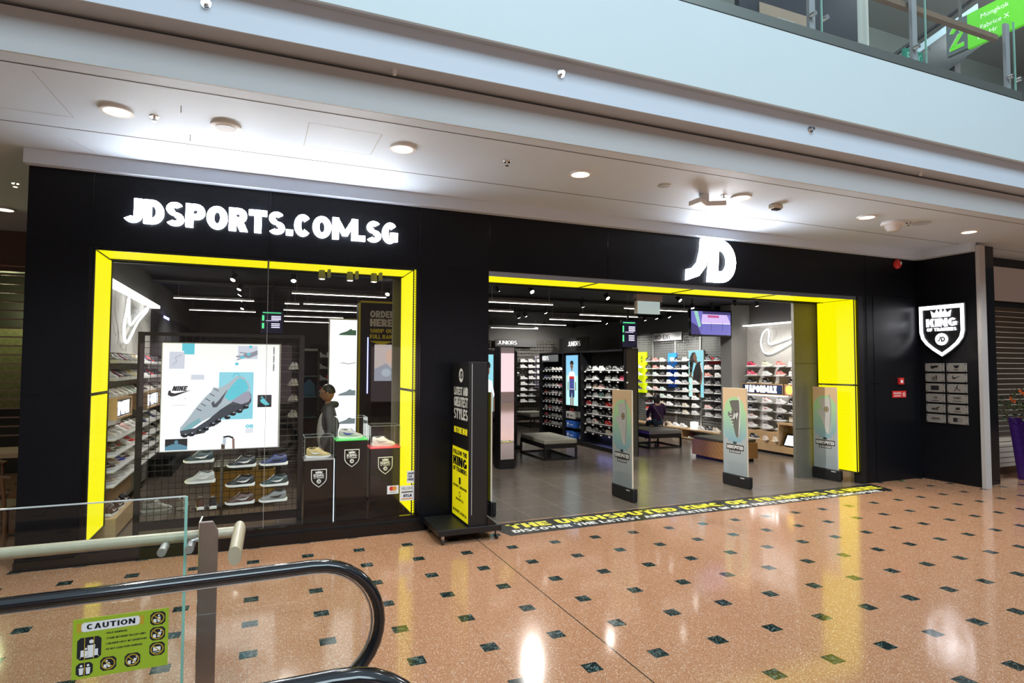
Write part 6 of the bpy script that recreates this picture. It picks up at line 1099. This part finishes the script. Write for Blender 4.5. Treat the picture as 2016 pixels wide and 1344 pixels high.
for i, (x, y) in enumerate(((4, 0), (8.6, -.2), (13, 0), (17, 0))):  # lights added to brighten the dark upper floor
    t = thing('downlight', '%s round downlight on the upper floor ceiling' % ORD[i], 'ceiling light', (x, y, 11.15), group='upper floor downlights'); MB().ell(FF(x, y, 11.19), 0, 0, .12, .12, LDOWN, 0, .008).part('lens', t); lamp('POINT', 'upper_lamp', (x, y-.4, 10.9), 160, (.9, .97, 1), shadow_soft_size=.1)
t = thing('shop_unit', 'dark upper floor shop front with beige shutter', 'shop front', (9, 0, 7.0)); B((7.0, 0, 5.66), (9.75, .1, 9.5), mat('upper_black', (.015, .017, .03), .5)).part('front', t); mb = B((7.42, -.02, 7.0), (8.65, 0, 8.02), noisy('beige_shutter', (.36, .27, .2), .05, 3)).box((7.8, -.025, 7.6), (8.2, -.02, 7.85), LGREY)
for i in range(5): mb.box((7.42, -.024, 7.1+i*.18), (8.65, -.02, 7.108+i*.18), DKW)
mb.part('shutter', t)
MB().lathe((10.05, .35, 5.66), [(.28, 0), (.28, 4.2), (.33, 4.4), (.5, 4.6)], noisy('column_cream', (.5, .52, .48), .03, 1), 30).solo('column', kind='structure', smooth=True)
GRN = mat('lit_sign_green', (.1, .5, .03), .5, emis=.38, ecol=(.16, .8, .04))
t = thing('direction_sign', 'bright green hanging direction sign on the upper floor with number two', 'sign', (12.0, -.9, 7.9)); B((12.0, -1.7, 7.95), (12.08, -.52, 8.60), GRN).part('green_panel', t); B((12.0, -.52, 7.97), (12.08, -.15, 8.6), mat('sign_grey_panel', (.16, .2, .2), .5)).part('grey_panel', t)
mb = MB(); q = LF(11.998, -.2, 8.04); text(mb, q.at(-.0, .0), '2', .26, .45, PRW, .22, .02, .001); text(mb, q.at(.012, .0), '2', .25, .44, GRN, .2, .02, .003); mb.part('number', t)
fc = bpy.data.curves.new('t', 'FONT')
for s_, z in (('Mongkok', 8.40), ('← Fabrice X', 8.2), ('(24 Hr', 8.06)):
    fc = bpy.data.curves.new('sign_text', 'FONT'); fc.body = s_; fc.size = .12;  o = bpy.data.objects.new('tmp', fc); COL.objects.link(o); dg = bpy.context.evaluated_depsgraph_get(); me = bpy.data.meshes.new_from_object(o.evaluated_get(dg)); bpy.data.objects.remove(o)
    me.materials.clear(); me.materials.append(mat('lit_sign_text', (.9, .9, .9), emis=.4)); q = LF(11.995, {8.40: -.74, 8.2: -.58, 8.06: -.68}[z], z); Mx = Matrix((q.u, q.v, q.n)).transposed().to_4x4(); Mx.translation = q.o-Vector(WL[t.name]); me.transform(Mx); o = bpy.data.objects.new('lettering', me); COL.objects.link(o); o.parent = t
B((12.02, -1.2, 8.6), (12.06, -1.16, 11.2), STEEL).box((12.02, -.4, 8.6), (12.06, -.36, 11.2), STEEL).part('hanger', t)
t = thing('escalator', 'upper floor escalator with pale blue balustrade rising to the right', 'escalator', (13, .7, 5.66)); mb = MB(); q = XF(0, .6, 0)
mb.poly(q, [(11.6, 8.0), (14.3, 9.85), (14.3, 10.0), (11.6, 8.15)], mat('escalator_blue', (.45, .62, .7), .3), 0, .05); mb.part('balustrade_light', t); MB().poly(q, [(11.6, 7.2), (14.6, 9.2), (14.3, 9.85), (11.6, 8.0)], mat('escalator_dark', (.04, .05, .055), .3), .01, -.5).part('side', t); MB().tube([q.p(11.6, 8.3), q.p(14.3, 10.15)], .04, RUBBER, 8).part('handrail', t); B((13.6, .65, 5.66), (13.8, 1.0, 8.6), GREYW).part('support', t)
t = thing('exit_sign', 'dim green exit sign on the upper floor', 'sign', (9.6, -.9, 6.9)); B((9.5, -1.0, 6.95), (9.95, -.95, 7.2), mat('exit_green', (.02, .14, .1), .4, emis=.2, ecol=(.05, .4, .3))).part('panel', t); mb = MB(); text(mb, XF(9.55, -1.002, 7.0), 'EXIT', .34, .14, mat('exit_letters', (.3, .6, .5), .5), .16); mb.part('lettering', t)
B((9.7, -.98, 7.2), (9.73, -.95, 11.2), STEEL).part('hanger', t)
# ================================================================ foreground: glass balustrade, wooden rail, escalators
t = thing('balustrade', 'foreground glass balustrade with pale wooden handrail at lower left', 'balustrade', (-1.5, -3.2, 0))
B((-3.2, -3.23, .1), (-.415, -3.215, 1.225), GLASS2).part('glass_panel', t); B((-.415, -3.232, .1), (-.40, -3.213, 1.225), GREENEDGE).part('glass_edge', t, label='green glass edge'); B((-3.2, -3.231, 1.224), (-.41, -3.214, 1.230), mat('glass_rim', (.6, .63, .62), .15)).part('glass_rim', t)
MB().poly(Fr((-.33, -3.26, 0), (1, 0, 0), (0, 0, 1)), [(0, 0), (.10, 0), (.10, 1.02), (.07, 1.08), (0, 1.08)], noisy('post_rose_steel', (.33, .25, .22), .12, 14, rough=.28, metal=.7), 0, .03).part('post', t, bevel=.003); B((-.335, -3.27, 0), (-.325, -3.1, 1.075), CHROME).part('post_edge', t)
B((-3.2, -3.25, 0), (-.4, -3.19, .1), STEEL).part('base_channel', t)
MB().tube([(-3.2, -3.12, .965), (-.13, -3.12, .965)], .034, RAILW, 14).part('handrail', t, smooth=True)
MB().tube([(-.12, -3.09, .97), (-.12, -3.12, .97), (-.13, -3.52, .93)], .055, RAILW, 18, ry=.036).part('handrail_end', t, smooth=True)
for x in (-.52, -.38): MB().tube([(x, -3.30, .93), (x, -3.15, .93)], .024, mat('satin_steel', (.5, .5, .5), .45, .8), 14).part('clamp', t, smooth=True)
MB().tube([(-.38, -3.2, .95), (-.22, -3.13, .97)], .012, STEEL, 10).part('bracket', t)
def escalator(y, label, xc=.27, sign=False):
    t = thing('escalator', label, 'escalator', (-1, y, 0)); R0, zc, ra = .33, .65, .33
    path = [(-3.6, .955), (-2, .96), (-.6, .967)]+[(xc-.02, .972)]+[(xc+.33*sin(a), zc+.322*cos(a)) for a in [math.radians(x) for x in range(10, 181, 10)]]
    path = [p for i, p in enumerate(path)]+[(xc-.1, .325), (-3.6, .31)]
    MB().tube([(a, y, b) for a, b in path], .03, RUBBER, 14, ry=.042, side=(0, 0, 1)).part('handrail', t, smooth=True, label='black rubber handrail')
    ins = [(xc+.29*sin(a), zc+.285*cos(a)) for a in [math.radians(x) for x in range(0, 181, 10)]]
    MB().tube([(a, y, b) for a, b in [(-3.6, .918), (-.6, .928)]+ins+[(-3.6, .36)]], .006, mat('trim_silver', (.7, .7, .7), .2, .9), 8).part('inner_trim', t, smooth=True)
    MB().poly(XF(0, y, 0), [(-3.6, .36), (xc, .365)]+ins[::-1]+[(-.6, .915), (-3.6, .9)], GLASS2, -.005, .005).part('glass_panel', t)
    MB().box((-3.6, y-.07, 0), (xc+.05, y+.07, .3), noisy('skirt_steel', (.4, .4, .4), .05, 5, rough=.3, metal=.8)).part('skirt', t, bevel=.02)
    return t
E1 = escalator(-4.0, 'escalator balustrade with black handrail loop and caution sign at lower left'); E2 = escalator(-5.2, 'second escalator handrail, just its top at the bottom edge', .25)
t = thing('caution_sign', 'yellow green CAUTION sticker on the escalator glass', 'sign', (-.575, -4.0, .6)); q = XF(-.765, -4.008, .598); B((-.765, -4.009, .598), (-.39, -4.006, .862), mat('caution_green', (.36, .50, .03), .45)).part('sheet', t)
mb = MB(); CO = mat('caution_orange', (.55, .36, .03), .5); q = XF(-.765, -4.009, .598); mb.rect(q, .015, .205, .275, .245, CO, .0004); mb.poly(q, [(.04, .205), (.25, .205), (.258, .213), (.258, .238), (.25, .246), (.04, .246), (.032, .238), (.032, .213)], PRW, .0008)
text(mb, q.at(.052, .214), 'CAUTION', .188, .024, mat('caution_ink', (.012, .015, .02), .5), .23, .12, .0012)
for i, s_ in enumerate(('- HOLD HANDRAIL', '- STAND BETWEEN YELLOW LINES', '- CHILDREN MUST BE SUPERVISED', '- DO NOT LEAN OVER HANDRAIL')): text(mb, q.at(.122, .183-i*.024), s_, (.088, .162, .166, .15)[i], .008, mat('caution_ink'), .24, .08, .0008)
def rr(x, y, w, h): r = .012; mb.poly(q, [(x+r, y), (x+w-r, y), (x+w, y+r), (x+w, y+h-r), (x+w-r, y+h), (x+r, y+h), (x, y+h-r), (x, y+r)], mat('caution_ink'), .0006)
def fig(x, y, s, lean=0): mb.ell(q, x+lean*s, y+.9*s, .12*s, .12*s, PRW, .0012, k=10); mb.poly(q, [(x-.15*s, y+.05*s), (x+.15*s, y+.05*s), (x+.2*s+lean*s*.6, y+.7*s), (x-.2*s+lean*s*.6, y+.7*s)], PRW, .0012)
rr(.018, .082, .092, .098); mb.rect(q, .03, .09, .1, .096, PRW, .0012); [mb.rect(q, x, .09, x+.014, .125, PRW, .0012) for x in (.032, .084)]; fig(.072, .092, .075); fig(.052, .092, .042); [mb.rect(q, x, .082, x+.003, .18, CO, .0015) for x in (.045, .08)]
rr(.016, .012, .064, .058); fig(.036, .016, .045); fig(.062, .016, .045); mb.rect(q, .047, .012, .05, .07, CO, .0015)
for x, y, ln_ in ((.300, .195, 0), (.300, .125, .3), (.300, .055, 9), (.202, .02, .4), (.108, .02, -.3)):
    if x > .25: y -= .003
    rr(x, y, .062, .06); cx, cy = x+.031, y+.03
    if ln_ == 9: mb.rect(q, cx-.016, cy-.008, cx+.014, cy+.01, PRW, .0012); mb.strip(q, [(cx-.014, cy-.014), (cx+.012, cy-.014)], .003, PRW, .0012)
    else: fig(cx+.004, cy-.018, .034, ln_); mb.rect(q, cx-.018, cy-.018, cx-.006, cy-.002, PRW, .0012)
    mb.band(q, cx, cy, .027, .026, .0225, .0215, CO, n0=.0016, k=18); mb.strip(q, [(cx-.018, cy+.018), (cx+.018, cy-.018)], .004, CO, .0018)
mb.part('print', t)
